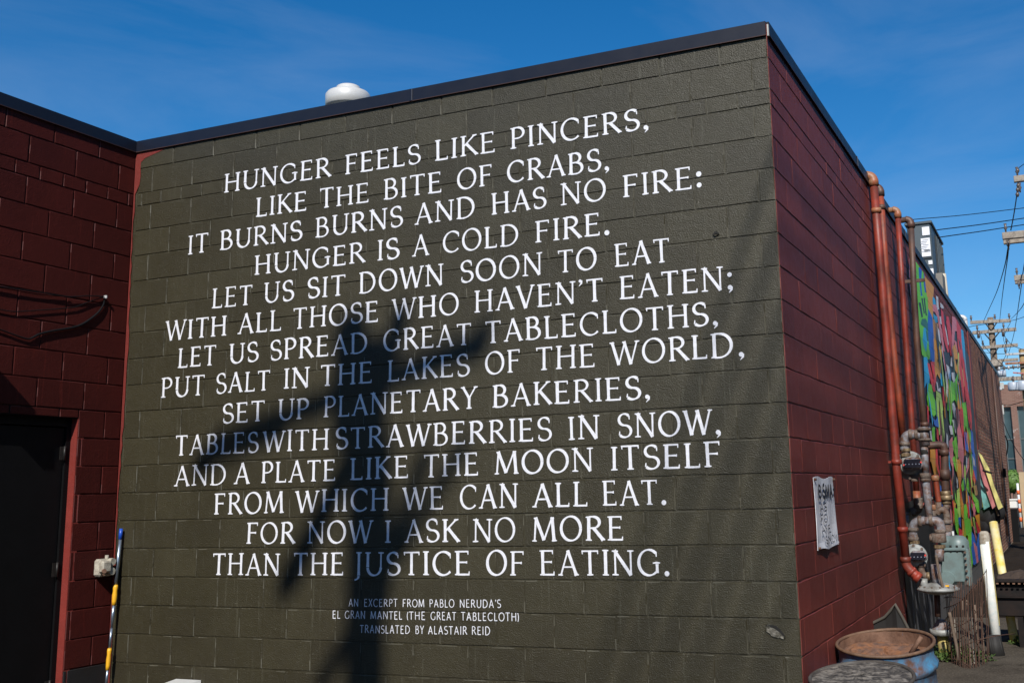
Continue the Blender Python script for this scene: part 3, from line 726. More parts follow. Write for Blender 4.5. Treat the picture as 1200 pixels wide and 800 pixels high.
CR = dict(A=(1065, 300, 13.33), B=(1070, 350, 11.43), C=(1075, 410, 11.43), D=(1080, 470, 11.43), E=(1085, 530, 11.43), F=(1095, 590, 11.43), G=(1100, 640, 10.))
MP = [
 ('A','green',[(92,20),(150,70),(165,250),(185,400),(205,600),(215,800),(150,800),(125,500),(110,250)]),
 ('A','blue',[(165,130),(190,170),(205,420),(225,640),(195,660),(170,420),(155,200)]),
 ('A','green',[(205,230),(225,240),(235,450),(262,560),(285,590),(300,800),(235,800),(215,620),(198,440)]),
 ('A','blue',[(232,270),(250,330),(265,560),(250,560),(235,450)]),
 ('A','orange',[(255,330),(290,380),(335,400),(375,470),(368,640),(360,800),(305,800),(290,640),(270,480)]),
 ('A','sky',[(375,640),(398,660),(415,800),(368,800)]),
 ('A','white',[(425,630),(452,640),(460,800),(432,800)]),
 ('A','white',[(490,735),(520,760),(540,800),(495,800)]),
 ('A','pink',[(0,40),(10,40),(22,340),(0,320)]), ('A','pink',[(10,450),(40,450),(50,640),(30,650)]),
 ('B','green',[(60,0),(190,0),(200,200),(205,420),(215,600),(215,780),(160,780),(125,720),(105,500),(85,260)]),
 ('B','navy',[(75,60),(100,60),(125,230),(110,250)]), ('B','navy',[(110,0),(125,0),(150,180),(140,200)]), ('B','navy',[(140,0),(155,0),(170,150),(180,220),(165,215)]),
 ('B','teal',[(120,280),(165,270),(190,340),(195,440),(150,380),(110,350)]), ('B','sky',[(140,400),(165,400),(185,560),(170,700),(150,650),(130,560)]),
 ('B','teal',[(170,430),(205,460),(205,560),(185,560)]),
 ('B','blue',[(205,160),(250,240),(265,300),(268,520),(290,690),(280,800),(225,800),(215,600),(200,330)]),
 ('B','orange',[(200,0),(250,0),(262,120),(258,260),(240,210),(205,130)]),
 ('B','sand',[(262,270),(325,340),(332,440),(318,540),(280,530),(270,400)]), ('B','orange',[(275,545),(305,560),(325,720),(330,800),(290,800)]), ('B','orange',[(335,680),(355,620),(370,720),(372,800),(330,800)]),
 ('B','sky',[(262,0),(290,10),(300,100),(275,100),(265,40)]), ('B','sky',[(272,210),(315,240),(318,310),(300,320),(275,260)]),
 ('B','pink',[(272,110),(300,100),(335,180),(350,300),(378,420),(395,560),(410,680),(390,660),(365,520),(345,400),(325,260),(300,200),(275,190)]),
 ('B','white',[(310,0),(328,0),(340,130),(322,150)]), ('B','white',[(365,60),(395,90),(400,130),(375,125)]), ('B','white',[(330,400),(350,440),(370,560),(380,700),(392,800),(412,800),(385,640),(345,560)]),
 ('B','white',[(350,240),(372,240),(378,340),(362,330)]), ('B','white',[(425,360),(445,440),(470,600),(460,620),(435,480)]),
 ('B','red',[(375,150),(400,200),(420,380),(450,560),(470,690),(455,700),(425,600),(400,480),(380,300)]),
 ('B','red',[(448,250),(470,260),(500,420),(515,600),(518,750),(495,740),(480,620),(460,440),(445,330)]),
 ('B','pink',[(520,250),(550,230),(575,300),(580,430),(555,430),(545,600),(530,700),(522,500)]),
 ('B','pink',[(550,560),(575,580),(590,700),(570,720)]), ('B','orange',[(530,650),(560,610),(580,700),(590,800),(530,800)]),
 ('B','red',[(578,260),(620,380),(640,420),(645,560),(655,700),(665,800),(625,800),(600,620),(590,470)]), ('B','navy',[(605,540),(625,580),(640,700),(620,640)]),
 ('B','sky',[(640,420),(665,440),(685,620),(690,800),(672,800),(650,600)]), ('B','lime',[(595,710),(615,780),(615,800),(595,800)]),
 ('C','green',[(50,0),(90,0),(80,80),(60,70)]), ('C','green',[(120,0),(160,0),(160,110),(130,70)]), ('C','blue',[(165,0),(225,0),(225,150),(190,150),(170,60)]),
 ('C','sky',[(80,120),(120,110),(150,330),(145,580),(125,590),(120,430),(95,500),(90,320)]),
 ('C','red',[(135,190),(160,200),(185,310),(215,430),(228,540),(205,545),(180,450),(155,320)]), ('C','red',[(175,170),(220,165),(240,400),(225,480),(205,330)]),
 ('C','orange',[(228,0),(262,0),(262,160),(300,200),(295,380),(260,310),(245,370),(232,240)]), ('C','orange',[(275,0),(315,0),(315,200),(300,230),(280,160)]),
 ('C','sky',[(300,310),(320,330),(330,480),(310,470)]), ('C','white',[(320,0),(345,60),(365,200),(390,360),(402,480),(392,640),(378,560),(375,400),(345,180)]),
 ('C','white',[(385,200),(415,230),(435,330),(435,400),(410,380)]), ('C','white',[(445,100),(468,100),(460,220),(440,210)]), ('C','white',[(455,310),(490,300),(498,410),(480,440),(460,380)]),
 ('C','white',[(250,430),(262,440),(275,520),(295,500),(300,560),(265,545)]),
 ('C','green',[(150,460),(180,480),(205,620),(235,700),(240,800),(150,800),(130,640)]), ('C','lime',[(250,560),(300,590),(320,700),(330,800),(300,800),(285,640),(275,800),(252,800)]),
 ('C','green',[(420,410),(480,450),(520,320),(535,640),(520,740),(490,660),(450,700),(445,800),(410,800),(415,600)]),
 ('C','red',[(345,400),(358,520),(352,700),(358,800),(335,700),(332,520)]), ('C','orange',[(372,560),(392,640),(388,710),(372,690)]),
 ('C','orange',[(470,0),(490,90),(510,180),(530,250),(525,310),(500,270),(480,140)]), ('C','orange',[(530,420),(570,500),(575,640),(585,780),(530,790),(545,650)]),
 ('C','lime',[(545,40),(560,120),(565,300),(570,400),(545,380),(530,220)]), ('C','lime',[(590,230),(605,300),(620,480),(605,480)]),
 ('C','red',[(555,0),(580,30),(585,200),(610,420),(620,560),(625,680),(605,670),(585,480),(560,260)]), ('C','red',[(585,30),(600,60),(640,300),(665,500),(690,700),(700,800),(650,800),(635,560),(610,320)]),
 ('C','sky',[(605,0),(628,0),(645,220),(665,380),(680,560),(660,430),(640,300)]), ('C','teal',[(570,560),(600,640),(620,760),(600,760)]), ('C','green',[(575,600),(600,700),(640,720),(650,800),(600,800)]),
 ('C','white',[(455,720),(480,710),(500,780),(500,800),(460,800)]), ('C','plum',[(345,710),(365,720),(370,800),(350,800)]),
 ('D','green',[(75,0),(170,0),(178,160),(150,200),(135,180),(118,190),(100,120)]), ('D','teal',[(170,0),(190,0),(205,200),(185,200)]),
 ('D','lime',[(190,0),(218,0),(222,180),(238,420),(225,440),(208,260)]), ('D','lime',[(232,0),(262,10),(270,180),(290,400),(297,560),(275,540),(258,330)]), ('D','plum',[(222,60),(238,160),(262,540),(245,530)]), ('D','pink',[(240,450),(258,470),(262,540),(245,530)]),
 ('D','blue',[(118,210),(135,230),(140,300),(120,280)]), ('D','blue',[(150,230),(175,260),(200,200),(215,340),(195,340),(165,320)]), ('D','white',[(92,350),(112,370),(130,520),(112,520)]), ('D','green',[(128,360),(160,350),(165,540),(135,535)]),
 ('D','red',[(60,60),(78,80),(85,330),(70,260)]), ('D','red',[(190,360),(212,400),(222,540),(195,500)]), ('D','red',[(175,620),(195,620),(200,800),(178,800)]), ('D','red',[(218,640),(232,640),(240,800),(222,800)]),
 ('D','orange',[(105,620),(160,630),(168,800),(110,800)]), ('D','red',[(285,0),(305,0),(305,100),(290,60)]), ('D','orange',[(292,70),(312,120),(315,230),(300,210)]),
 ('D','green',[(350,0),(395,0),(395,200),(380,330),(362,240)]), ('D','white',[(400,40),(415,60),(440,110),(452,230),(420,200)]), ('D','white',[(400,255),(430,250),(455,400),(440,420),(415,320)]), ('D','white',[(360,330),(395,330),(410,440),(380,440)]),
 ('D','white',[(320,430),(335,470),(345,600),(325,640),(300,560),(320,590)]), ('D','orange',[(470,0),(510,10),(520,120),(500,90),(475,110)]),
 ('D','pink',[(460,110),(485,130),(500,330),(530,480),(550,700),(540,800),(490,760),(475,520),(462,300)]), ('D','red',[(495,150),(530,90),(555,230),(545,480),(530,420),(510,280)]),
 ('D','green',[(545,60),(590,20),(600,220),(620,330),(655,480),(650,560),(610,440),(585,330),(565,420),(560,230)]), ('D','red',[(588,0),(635,0),(655,200),(660,380),(640,350),(610,190)]),
 ('D','blue',[(560,420),(600,430),(612,560),(612,680),(580,640),(565,540)]), ('D','orange',[(595,380),(625,470),(645,600),(650,700),(625,680),(610,560)]), ('D','blue',[(650,390),(675,430),(690,640),(705,800),(685,760),(655,620)]),
 ('D','pink',[(360,540),(395,480),(410,640),(398,700),(380,790),(362,700)]), ('D','green',[(405,560),(460,450),(470,640),(470,760),(430,700)]), ('D','green',[(400,790),(420,740),(440,800)]), ('D','sky',[(315,660),(345,660),(355,800),(318,800)]), ('D','orange',[(560,630),(580,660),(580,720),(562,720)]), ('D','lime',[(632,730),(645,730),(648,800),(635,800)]),
 ('E','orange',[(55,0),(105,0),(115,330),(122,560),(105,570),(95,300),(60,130)]), ('E','red',[(118,0),(140,0),(150,160),(175,300),(190,400),(170,330),(140,230),(122,180)]), ('E','red',[(160,0),(178,0),(205,400),(190,370)]),
 ('E','sky',[(255,0),(298,0),(300,120),(315,240),(290,210),(280,270),(262,130)]), ('E','blue',[(175,440),(205,470),(205,560),(180,580)]), ('E','blue',[(185,620),(205,640),(225,740),(205,750)]),
 ('E','pink',[(305,0),(345,0),(350,60),(355,280),(345,360),(340,200),(318,130)]), ('E','green',[(345,80),(375,50),(395,180),(410,260),(385,240),(360,150)]), ('E','green',[(370,0),(415,0),(415,60),(385,50)]),
 ('E','orange',[(390,110),(440,120),(455,190),(460,300),(450,480),(475,640),(492,800),(460,800),(445,600),(428,400),(400,240)]), ('E','white',[(395,330),(412,380),(412,480),(390,440),(398,460)]),
 ('E','pink',[(415,0),(440,0),(445,60),(420,60)]), ('E','pink',[(455,0),(470,0),(485,200),(492,330),(478,330)]), ('E','blue',[(492,330),(508,360),(512,500),(500,510)]),
 ('E','orange',[(340,330),(335,560),(375,680),(378,740),(345,800),(350,600),(330,420)]), ('E','green',[(370,500),(395,640),(400,700),(380,640)]), ('E','lime',[(400,520),(430,480),(440,700),(445,800),(412,800),(405,640)]),
 ('E','lime',[(500,170),(515,200),(520,440),(502,330)]), ('E','green',[(460,440),(485,350),(500,480),(475,520)]), ('E','pink',[(545,100),(560,60),(565,180),(530,300),(535,200)]), ('E','white',[(525,60),(540,80),(535,210),(522,180)]),
 ('E','lime',[(575,30),(590,60),(595,260),(612,440),(600,460),(582,280)]), ('E','blue',[(600,40),(640,20),(660,200),(672,380),(650,330),(615,200)]), ('E','white',[(615,50),(635,100),(645,180),(625,170)]),
 ('E','red',[(600,220),(625,240),(650,360),(640,420),(612,350)]), ('E','sand',[(620,450),(660,440),(680,560),(650,570),(635,510)]),
 ('E','green',[(540,480),(555,350),(570,420),(610,540),(680,640),(700,760),(680,800),(650,690),(600,590)]), ('E','orange',[(520,470),(535,520),(545,640),(525,700)]), ('E','red',[(550,580),(575,600),(575,720),(565,800),(545,760)]), ('E','pink',[(600,640),(620,660),(650,780),(625,800),(605,740)]), ('E','green',[(500,710),(530,690),(540,800),(500,800)]),
 ('F','plum',[(185,0),(205,30),(225,200),(210,160)]), ('F','pink',[(190,60),(210,110),(225,290),(205,310)]), ('F','orange',[(230,0),(268,0),(250,60),(248,280),(235,200)]), ('F','green',[(250,60),(285,80),(300,240),(300,420),(270,330),(255,200)]),
 ('F','lime',[(295,0),(325,0),(332,180),(308,180)]), ('F','orange',[(335,0),(368,0),(375,190),(350,170)]), ('F','blue',[(305,190),(330,180),(335,320),(310,260)]), ('F','red',[(310,330),(350,360),(375,480),(385,640),(350,560),(318,480)]), ('F','orange',[(350,210),(378,240),(385,640),(368,620)]),
 ('F','green',[(385,40),(420,30),(425,200),(460,230),(480,420),(500,740),(480,800),(450,760),(430,420),(410,420),(425,620),(400,560),(385,300)]), ('F','red',[(415,0),(450,0),(458,120),(440,200),(430,100)]), ('F','plum',[(450,60),(465,120),(460,220)]),
 ('F','green',[(470,0),(500,10),(490,60)]), ('F','pink',[(500,0),(525,0),(530,160),(510,160)]), ('F','green',[(525,0),(570,20),(585,120),(560,110)]), ('F','orange',[(455,130),(480,190),(495,290),(478,300)]), ('F','orange',[(535,160),(590,140),(610,280),(615,380),(580,330)]),
 ('F','lime',[(500,180),(525,200),(545,380),(525,380)]), ('F','red',[(540,240),(560,260),(605,390),(595,460),(570,420)]), ('F','pink',[(500,290),(520,330),(545,440),(545,540),(525,420)]),
 ('F','blue',[(490,380),(520,430),(545,560),(565,400),(610,470),(615,620),(580,760),(560,640),(530,800),(500,760)]), ('F','pink',[(510,520),(530,540),(555,680),(570,760),(565,800),(540,760)]), ('F','red',[(385,600),(410,640),(440,800),(420,800)]), ('F','red',[(425,440),(440,560),(450,700),(430,640)]),
 ('G','red',[(265,0),(300,10),(345,230),(345,270),(320,180)]), ('G','green',[(300,0),(370,0),(385,150),(370,270),(350,200),(320,60)]), ('G','blue',[(375,0),(495,0),(480,90),(440,190),(400,200)]), ('G','pink',[(400,0),(430,0),(450,190),(430,190)]),
]
mural = MB()
def wallpoly(mb, pts, x, mi):
    mb.add([(x, p_[0], p_[1]) for p_ in pts], [tuple(range(len(pts)))], mi)
wallpoly(mural, [(6.85, 4.12), (8.9, 4.0), (12, 3.98), (13.7, 3.9), (14.66, 3.8), (14.66, .45), (11, .35), (7.2, .5)], .0066, mk.index('navy'))
wallpoly(mural, [(4.35, 1.35), (6.9, 1.45), (6.9, .02), (4.2, .02), (4.25, .7)], .0078, mk.index('black'))  # black wall paint, with the shade behind the meters painted in
wallpoly(mural, [(7.0, .5), (14.66, .5), (14.66, .01), (6.9, .01)], .0090, mk.index('conc'))
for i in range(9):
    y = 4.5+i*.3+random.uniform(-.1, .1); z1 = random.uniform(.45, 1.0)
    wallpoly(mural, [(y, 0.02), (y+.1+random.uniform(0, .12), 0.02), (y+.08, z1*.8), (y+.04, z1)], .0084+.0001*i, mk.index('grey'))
for i, (cr_, col, pts) in enumerate(MP):
    ox, oy, sc_ = CR[cr_]; q = [atx(ox+x/sc_, oy+y/sc_, .008) for (x, y) in pts]
    cy_ = sum(p_.y for p_ in q)/len(q); cz_ = sum(p_.z for p_ in q)/len(q)
    q = [(cy_+(p_.y-cy_)*1.22, cz_+(p_.z-cz_)*1.08) for p_ in q]
    q = [(min(14.64, max(4.9, y)), max(.3, min(4.2, z))) for (y, z) in q]
    wallpoly(mural, q, .0098+.00012*i, mk.index(col))
mr = random.Random(11)
for i in range(55):
    y = mr.uniform(7.3, 14.4); z = mr.uniform(.5, 3.3); w_ = mr.uniform(.03, .10)*(y/8); h_ = mr.uniform(.25, .80); tl = mr.uniform(-.25, .25)
    col = 'navy' if i % 5 < 2 else mr.choice(['green', 'lime', 'blue', 'sky', 'orange', 'pink', 'red', 'red', 'orange', 'teal'])
    k_ = mr.uniform(.2, .8)
    wallpoly(mural, [(y, z), (y+w_, z+h_*.15), (y+w_*.8+tl*.4, z+h_*k_), (y+tl, z+h_), (y-w_*.5+tl*.5, z+h_*.6)], .0098+.00012*(len(MP)+2)+.00004*i, mk.index(col))
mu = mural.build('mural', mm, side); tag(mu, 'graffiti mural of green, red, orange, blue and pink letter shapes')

# sign on the side wall
sg = thing('marker_sign', 'dirty white sheet with black marker scrawl screwed to the maroon side wall near the corner', 'sign')
b = MB(); n = 10; vs = []
ys = [.535+(1.165-.535)*i/n for i in range(n+1)]
for lvl, z in ((0, 1.600), (1, 1.45), (2, 1.3), (3, 1.2), (4, 1.158)):
    for i, y in enumerate(ys):
        curl = (.004 + .010*(lvl/4)**3*(.4+.6*abs(math.sin(i*.5)))+.004*math.sin(i*1.1+lvl))
        vs.append((.006+curl, y+(.012 if lvl == 4 and i > 7 else 0), z+(.008*math.sin(i*.9) if lvl in (0, 4) else 0)))
nn = n+1
fs = [(r_*nn+i, r_*nn+i+1, (r_+1)*nn+i+1, (r_+1)*nn+i) for r_ in range(4) for i in range(n)]
b.add(vs, fs); so_ = b.build('sheet', M['sheet'], sg)
md = so_.modifiers.new('thick', 'SOLIDIFY'); md.thickness = .003
ink = MB(); sr = random.Random(5)
def ink_stroke(pts, w_):
    P = [(p_[0], p_[1]) for p_ in pts]; n = len(P); vs = []
    for i in range(n):
        a = P[max(i-1, 0)]; e = P[min(i+1, n-1)]; dy, dz = e[0]-a[0], e[1]-a[1]; L_ = math.hypot(dy, dz) or 1
        ny, nz = -dz/L_*w_/2, dy/L_*w_/2
        x = .0215+.0008*sr.random()+max(0, (1.3-P[i][1]))*.14
        vs += [(x, P[i][0]+ny, P[i][1]+nz), (x, P[i][0]-ny, P[i][1]-nz)]
    ink.add(vs, [(2*i, 2*i+1, 2*i+3, 2*i+2) for i in range(n-1)])
def ink_word(wd, y0, y1, z, h, w_):
    lay_, tot = word_adv(wd, .12, False); sx = (y1-y0)/tot
    for ch, ox, st in lay_:
        for q in st:
            if q[0] == 'l': pts = [(y0+(ox+q[1]+(q[3]-q[1])*i/4)*sx, z+(q[2]+(q[4]-q[2])*i/4)*h+sr.uniform(-.003, .003)) for i in range(5)]
            elif q[0] == 'c': pts = [(y0+(ox+q[1]+q[3]*math.cos(R(q[5]+(q[6]-q[5])*i/10)))*sx, z+(q[2]+q[4]*math.sin(R(q[5]+(q[6]-q[5])*i/10)))*h) for i in range(11)]
            else: continue
            ink_stroke(pts, w_)
ink_word('B', .60, .70, 1.475, .075, .016); ink_word('SMA', .74, 1.05, 1.470, .085, .022); ink_word('T', 1.06, 1.12, 1.472, .05, .014)
ink_word('AS', .62, .84, 1.39, .05, .008); ink_word('FO', .62, .84, 1.32, .05, .007); ink_word('AYE', .62, .9, 1.255, .045, .007); ink_word('SNOW', .68, 1.10, 1.19, .045, .007)
ink.build('handwriting', M['ink'], so_)
for y, z in ((.55, 1.588), (1.15, 1.588), (.56, 1.17), (1.15, 1.165)):
    b = MB(); b.tube([(.010, y, z), (.026, y, z)], .008, 8); b.build('screw', M['rust'], sg)

# ------------------------------------------------------------------ pipes on the side wall
def pipe_thing(label, Y, top, down, r_, mk_, ej, elbow_back=True, collars=(), tail=None, cat='pipe'):
    t = thing('vent_pipe', label, cat, 'pipes running down the maroon side wall')
    P = [aty(u, v, Y) for (u, v) in down]
    x0 = P[0].x; zt = aty(*top, Y).z
    b = MB(); b.tube([P[0]+Vector((0, 0, 0))]+P[1:], r_, 16); b.build('pipe', M[mk_], t)
    c = Vector((P[0].x, Y, P[0].z)); rb = r_*1.5
    pts = [c+Vector((0, 0, -.05))]
    for k in range(9):
        a = R(90*k/8); pts.append(c+Vector((-rb+rb*math.cos(a), 0, rb*math.sin(a))))
    pts.append(pts[-1]+Vector((-.25, 0, 0)))
    rs = [r_*1.28, r_*1.28]+[r_*1.16]*7+[r_*1.28, r_*1.28]
    b = MB(); b.tube(pts[:-1], rs[:len(pts)-1], 16); b.build('elbow', M[ej], t)
    b = MB(); b.tube([pts[-2]+Vector((.01, 0, 0)), pts[-1], pts[-1]+Vector((-.04, 0, -.10)), pts[-1]+Vector((-.05, 0, -.25))], r_, 14); b.build('roof_run', M[ej], t)
    for (u, v) in collars:
        q = aty(u, v, Y); b = MB(); b.tube([q+Vector((0, 0, -.022)), q+Vector((0, 0, .022))], r_*1.25, 16); b.build('coupling', M[ej if v < 300 else mk_], t)
    return t
def px(pts, Y): return [aty(u, v, Y) for (u, v) in pts]
p1 = pipe_thing('red painted pipe, thickest and nearest of the four, ending in a bend above the barrel', 3.75, (1022, 198), [(1023.5, 212), (1031, 300), (1041, 420), (1050, 540), (1061.5, 655)], .037, 'redpipe', 'orangejoint', collars=[(1027, 247), (1051, 541), (1058, 620), (1061, 655)])
b = MB(); b.tube(smooth(px([(1061.5, 655), (1062.2, 661), (1066, 667), (1075, 675.5)], 3.75), 5), .041, 16); b.build('bend', M['redpipe'], p1)
b = MB(); b.tube(px([(1067, 668), (1070, 671)], 3.75), .047, 16); b.tube(px([(1073, 674), (1078, 678)], 3.75), .047, 16); b.build('coupling', M['redpipe'], p1)
b = MB(); b.box(aty(1045, 541, 3.78)+Vector((-.03, 0, 0)), (.12, .02, .02)); b.build('wall_strap', M['redpipe'], p1)
p2 = pipe_thing('orange-red rusty pipe second from the corner, ending behind the grey elbow', 4.15, (1031, 211), [(1031.5, 224), (1037, 300), (1046, 400), (1052, 455), (1058, 512)], .031, 'orangepipe', 'ironpipe', collars=[(1033, 243)])
p3 = pipe_thing('slim bright red pipe third from the corner with a low rusty elbow', 5.0, (1050, 241), [(1052, 250), (1057, 330), (1063, 420), (1069, 500), (1074, 575)], .029, 'redpipe', 'orangejoint')
b = MB(); b.tube(px([(1074, 575), (1075.5, 597)], 5.0), .036, 14); b.build('fitting', M['orangejoint'], p3)
b = MB(); b.tube(smooth(px([(1075.5, 583), (1076, 594), (1073, 598), (1068, 600)], 4.95), 4), .045, 12); b.build('elbow', M['fitting'], p3)
p4 = pipe_thing('dark brown iron pipe furthest from the corner beside the mural', 6.0, (1064, 252), [(1067.5, 262), (1070.5, 330), (1074.5, 400), (1080.5, 470), (1084, 510)], .034, 'ironpipe', 'ironpipe', collars=[(1083.6, 497)])
q = aty(1073, 329, 6.0); b = MB(); b.box(q+Vector((-.03, 0, 0)), (.26, .03, .035)); b.build('wall_strap', M['ironpipe'], p4)
b = MB(); b.tube(smooth(px([(1084, 522), (1095, 521.5), (1103, 521.5), (1106.5, 526), (1107.5, 560), (1108, 575)], 5.6), 5), .040, 14); b.build('branch', M['ironpipe'], p4)
for (u, v, hh) in ((1107.5, 556, .05), (1106, 530, .03)):
    q = aty(u, v, 5.6); b = MB(); b.tube([q+Vector((0, 0, -hh)), q+Vector((0, 0, hh))], .052, 14); b.build('coupling', M['ironpipe'], p4)

# ------------------------------------------------------------------ gas meter set
gm = thing('gas_meter_set', 'cluster of rusty grey gas pipes and meters standing against the maroon side wall', 'gas meter')
def seg(name, mk_, pts, r_, Y, n=5, s=14, parent=None):
    r_ *= .88; b = MB(); P = px(pts, Y); b.tube(smooth(P, n) if len(P) > 2 else P, r_, s); return b.build(name, M[mk_], parent or gm)
def ring(u, v, Y, r_, h, mk_='fitting', ax='z', parent=None, name='coupling', hexa=False):
    r_ *= .88; q = aty(u, v, Y); a = {'z': Vector((0, 0, 1)), 'x': Vector((1, 0, 0)), 'y': Vector((0, 1, 0))}[ax]
    b = MB(); b.tube([q-a*h/2, q-a*h*.42, q+a*h*.42, q+a*h/2], [r_*.9, r_, r_, r_*.9], 8 if hexa else 16, smooth=not hexa)
    return b.build(name, M[mk_], parent or gm)
# upper grey elbow and run
seg('elbow', 'greypipe', [(1060, 528), (1060, 515), (1064, 509.5), (1072, 509), (1084, 511)], .046, 4.1)
for (u, v, a) in ((1060, 520, 'z'), (1067, 509, 'x'), (1074, 509.3, 'x'), (1081, 510.5, 'x')): ring(u, v, 4.1, .057, .03, 'fitting', a)
seg('pipe', 'fitting', [(1061, 526), (1062, 540)], .036, 4.1)
for (u, v) in ((1061, 527), (1061.5, 533)): ring(u, v, 4.1, .052, .028, 'brass', 'z', hexa=True)
seg('post', 'greypipe', [(1082, 500), (1084, 522)], .05, 4.1)
ring(1082.5, 503, 4.1, .075, .025, 'fitting'); ring(1083.5, 515, 4.1, .068, .02, 'fitting')
seg('pipe', 'greypipe', [(1083, 519), (1085, 556)], .036, 4.1); ring(1083.2, 529.5, 4.1, .039, .045, 'void')
ring(1084.5, 557, 4.1, .058, .045); ring(1084.8, 562, 4.1, .052, .03)
seg('pipe', 'greypipe', [(1085, 562), (1089.5, 612)], .038, 4.1)
ring(1071, 557.5, 4.15, .055, .022, 'fitting', 'z'); ring(1071, 562, 4.15, .045, .03, 'fitting', 'z')
# dial meters
def dial_meter(u, v, Y, s):
    q = aty(u, v, Y)
    body = MB()
    Mx = Matrix.Translation(q) @ Matrix.Rotation(R(90), 4, 'X') @ Matrix.Rotation(R(0), 4, 'Y')
    body.lathe([(0, .085), (.07, .085), (.085, .07), (.088, .03), (.125*s, .03), (.132*s, .02), (.132*s, -.01), (.125*s, -.02), (.10*s, -.035), (.10*s, -.09), (.06, -.12), (0, -.12)], 26, Mx)
    o = body.build('meter', M['meter'], gm)
    for k in range(8):
        a = 2*math.pi*k/8; c_ = q+Vector((.118*s*math.cos(a), -.036, .118*s*math.sin(a)))
        bb = MB(); bb.tube([c_, c_+Vector((0, -.02, 0))], .012, 6, smooth=False); bb.build('bolt', M['fitting'], o)
    d_ = MB(); c_ = q+Vector((.045, -.115, .012)); d_.bevbox(c_, (.185*s, .07, .115*s), .036); dd = d_.build('dial_housing', M['greypipe'], o)
    w_ = MB(); w_.bevbox(c_+Vector((0, -.036, 0)), (.145*s, .012, .078*s), .006); w_.build('dial_window', M['dial'], o)
    tx = MB()
    for k in range(5): tx.tube([c_+Vector((-.06+.03*k, -.0425, -.004)), c_+Vector((-.06+.03*k, -.0435, -.004))], .0055, 8)
    tx.build('dial_face', M['dialwhite'], o)
    for k in (-1, 1):
        rd = MB(); rd.tube([c_+Vector((.076*k*s, -.034, .01*k)), c_+Vector((.076*k*s, -.046, .01*k))], .008, 8)
        rd.build('seal', M['reddot'], o)
    return o
dial_meter(1066, 545, 4.15, 1.0); dial_meter(1072, 652, 4.0, .86)
# lower run
seg('elbow', 'greypipe', [(1070, 632), (1070, 618), (1074, 611.5), (1084, 610)], .046, 4.05)
seg('pipe', 'greypipe', [(1083, 610), (1094, 610)], .042, 4.05)
seg('elbow', 'greypipe', [(1092, 610), (1099, 611), (1102.5, 617), (1102.5, 626)], .046, 4.05)
for (u, v, a) in ((1070, 620, 'z'), (1070, 631, 'z'), (1078, 610.5, 'x'), (1091, 610, 'x'), (1102, 622, 'z')): ring(u, v, 4.05, .058, .032, 'fitting', a)
seg('pipe', 'fitting', [(1071, 626), (1072, 642)], .038, 4.05); ring(1071.5, 635, 4.05, .052, .03, 'brass', hexa=True)
ring(1100, 630, 4.0, .075, .08, 'fitting', name='valve'); ring(1093, 630, 4.0, .04, .05, 'fitting', 'x', name='valve_cap')
ring(1101, 640, 4.0, .058, .03, 'brass', hexa=True); seg('pipe', 'greypipe', [(1101, 642), (1101, 657)], .045, 4.0)
# left small cylinder behind red pipe
seg('canister', 'greypipe', [(1059, 602), (1060, 621)], .05, 4.6); ring(1059, 601.5, 4.6, .058, .02); ring(1060, 622, 4.6, .06, .02, 'orangejoint')
seg('pipe', 'orangepipe', [(1056, 545), (1058, 600)], .02, 4.7)
# middle rusty bits
seg('pipe', 'orangepipe', [(1096, 556), (1098, 574), (1100, 588)], .030, 4.8); ring(1096, 560, 4.8, .043, .05, 'orangejoint')
seg('pipe', 'fitting', [(1099, 588), (1100, 602)], .035, 4.8); ring(1094, 594, 4.8, .035, .05, 'orangejoint', 'z'); seg('pipe', 'fitting', [(1084, 585), (1098, 583)], .022, 4.9)
ring(1093.5, 601, 4.7, .045, .05); ring(1077, 592, 4.9, .042, .06)
seg('pipe', 'redpipe', [(1078, 595), (1084, 590)], .02, 5.0)
# brass valve chain under the iron branch
for (u, v, r_, h, mk_) in ((1108, 578, .055, .05, 'brass'), (1108.4, 583, .075, .045, 'brass'), (1109, 588, .052, .04, 'brass')): ring(u, v, 4.9, r_, h, mk_, name='valve')
ring(1113.5, 583, 4.9, .03, .05, 'greypipe', 'x', name='valve_cap')
seg('pipe', 'fitting', [(1109, 590), (1109, 597)], .04, 4.9)
seg('elbow', 'fitting', [(1098, 602), (1101, 598), (1106, 597.5), (1109, 602), (1109.5, 610)], .036, 4.7)
for (u, v) in ((1109.5, 611), (1110, 617)): ring(u, v, 4.6, .055, .035, 'fitting')
seg('cross_bar', 'fitting', [(1100, 620.5), (1116, 620.5)], .04, 4.5)
ring(1109, 626, 4.4, .052, .045, 'greypipe'); ring(1110, 631, 4.4, .045, .04, 'brass', hexa=True); seg('pipe', 'brass', [(1110, 632), (1110, 640)], .03, 4.4)
seg('rod', 'pale', [(1116.5, 622), (1117.5, 632)], .012, 4.4)
